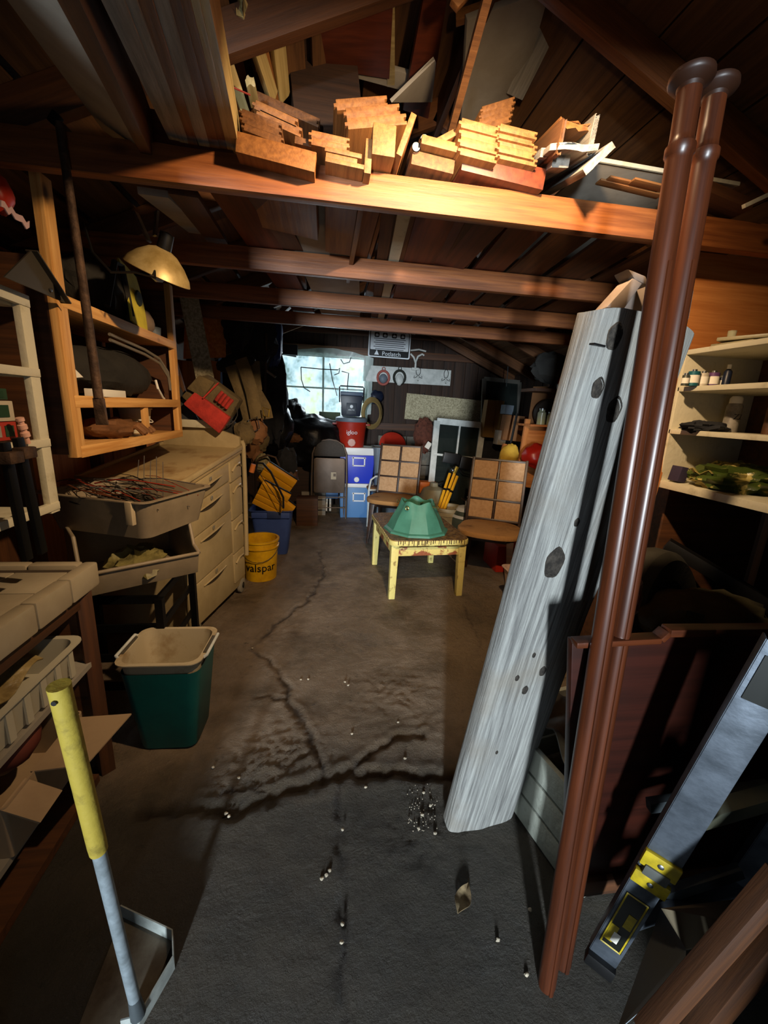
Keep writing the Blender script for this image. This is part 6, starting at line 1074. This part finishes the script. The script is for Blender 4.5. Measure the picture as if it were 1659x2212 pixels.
solo('grey_jacket', G().blob(PY(1190, 795, 3.9), (.19, .1, .14), .25, 3, 5), mat('grey_cloth', '3a3a38', .9, c2='2c2c2a', ns=6), 'folded grey cloth on the upper corner shelf', 'cloth')
t = T('toy_balloon', 'red toy balloon with yellow and blue patch on the corner shelf', 'ball', PY(1160, 985, 3.75)); c = PY(1160, 985, 3.75); t.p('body', G().blob(c, (.15, .12, .12), .12, 2, 3, 28, 20), mat('red_foil', '9c1c10', .35), world=True); t.p('patch', G().blob(c+V((.07, -.055, .01)), (.075, .07, .075), .0), mat('blue_foil', '22247c', .35), world=True); t.p('arc', G().tube([c+V((.07+.085*math.cos(a), -.10, .01+.085*math.sin(a))) for a in [math.radians(10+q*18) for q in range(10)]], .02, 8), mat('yellow_foil', 'e0b020', .35), world=True)
solo('yellow_plush', G().blob(PY(1100, 985, 3.95), (.10, .06, .12), .15, 3, 6), mat('yellow_plush', 'd8b040', .9, c2='c8a038', ns=20), 'plain yellow stuffed cushion behind the right dining chair', 'cushion'); solo('orange_board', G().box(PY(1083, 990, 4.0), (.04, .03, .3), rot('Y', 8)), W_PLY, 'narrow orange board left of the yellow cushion', 'board')
solo('chrome_hook', G().box(PY(1100, 776, 5.0), (.16, .03, .05), rot('Y', 8)), mat('bright_chrome', 'e8f0f4', .15, .9), 'bright chrome fitting hanging in the dark right of the sign', 'fitting', bevel=.01); beam('chrome_wire', PY(1098, 785, 5.0), PY(1094, 835, 5.0), .008, .008, GREYM, 'thin wire hanging down from the chrome fitting', 'wire'); beam('chrome_strip', PY(1133, 748, 4.6), PY(1156, 744, 4.6), .012, .012, MATS['bright_chrome'], 'small bright strip under the joists at right', 'strip')
# ---- floor litter
t = T('dried_leaf', 'curled dried leaf lying on the bare floor front right', 'leaf', PZ(1000, 1945, 0), rz=.9); t.p('blade', G().sheet(lambda u, v: ((u-.5)*.085, (v-.5)*.045*math.sin(math.pi*min(.98, u+.02)), .006+.004*math.sin(u*9)+.012*abs(v-.5)), 14, 6, .001), LEAF); t.p('stalk', G().tube([(.04, 0, .01), (.06, .005, .004)], .0015, 5), LEAF)
g = G()
for px, py in ((516, 1680), (460, 1657), (740, 1792), (738, 2035), (740, 1996), (545, 1400), (705, 1890), (695, 1898), (712, 1880), (875, 1638), (650, 1468), (666, 1467), (745, 1473), (752, 1480), (760, 1585), (790, 1700), (488, 1757), (495, 1763), (915, 1712), (930, 1740), (912, 1760), (905, 1790), (940, 1800), (1075, 2030), (1138, 2105), (860, 1560), (1145, 1965)): g.blob(PZ(px, py, .004), (.006, .005, .004), .4, 3, px, 7, 5)
for i in range(60): q = PZ(random.uniform(880, 945), random.uniform(1690, 1800), .002); g.blob(q, (.0022, .0022, .0018), .3, 3, i, 5, 4)
solo('loose_grit', g, STONE, 'scattered pale pebbles and grit on the concrete floor', 'grit', kind='stuff')
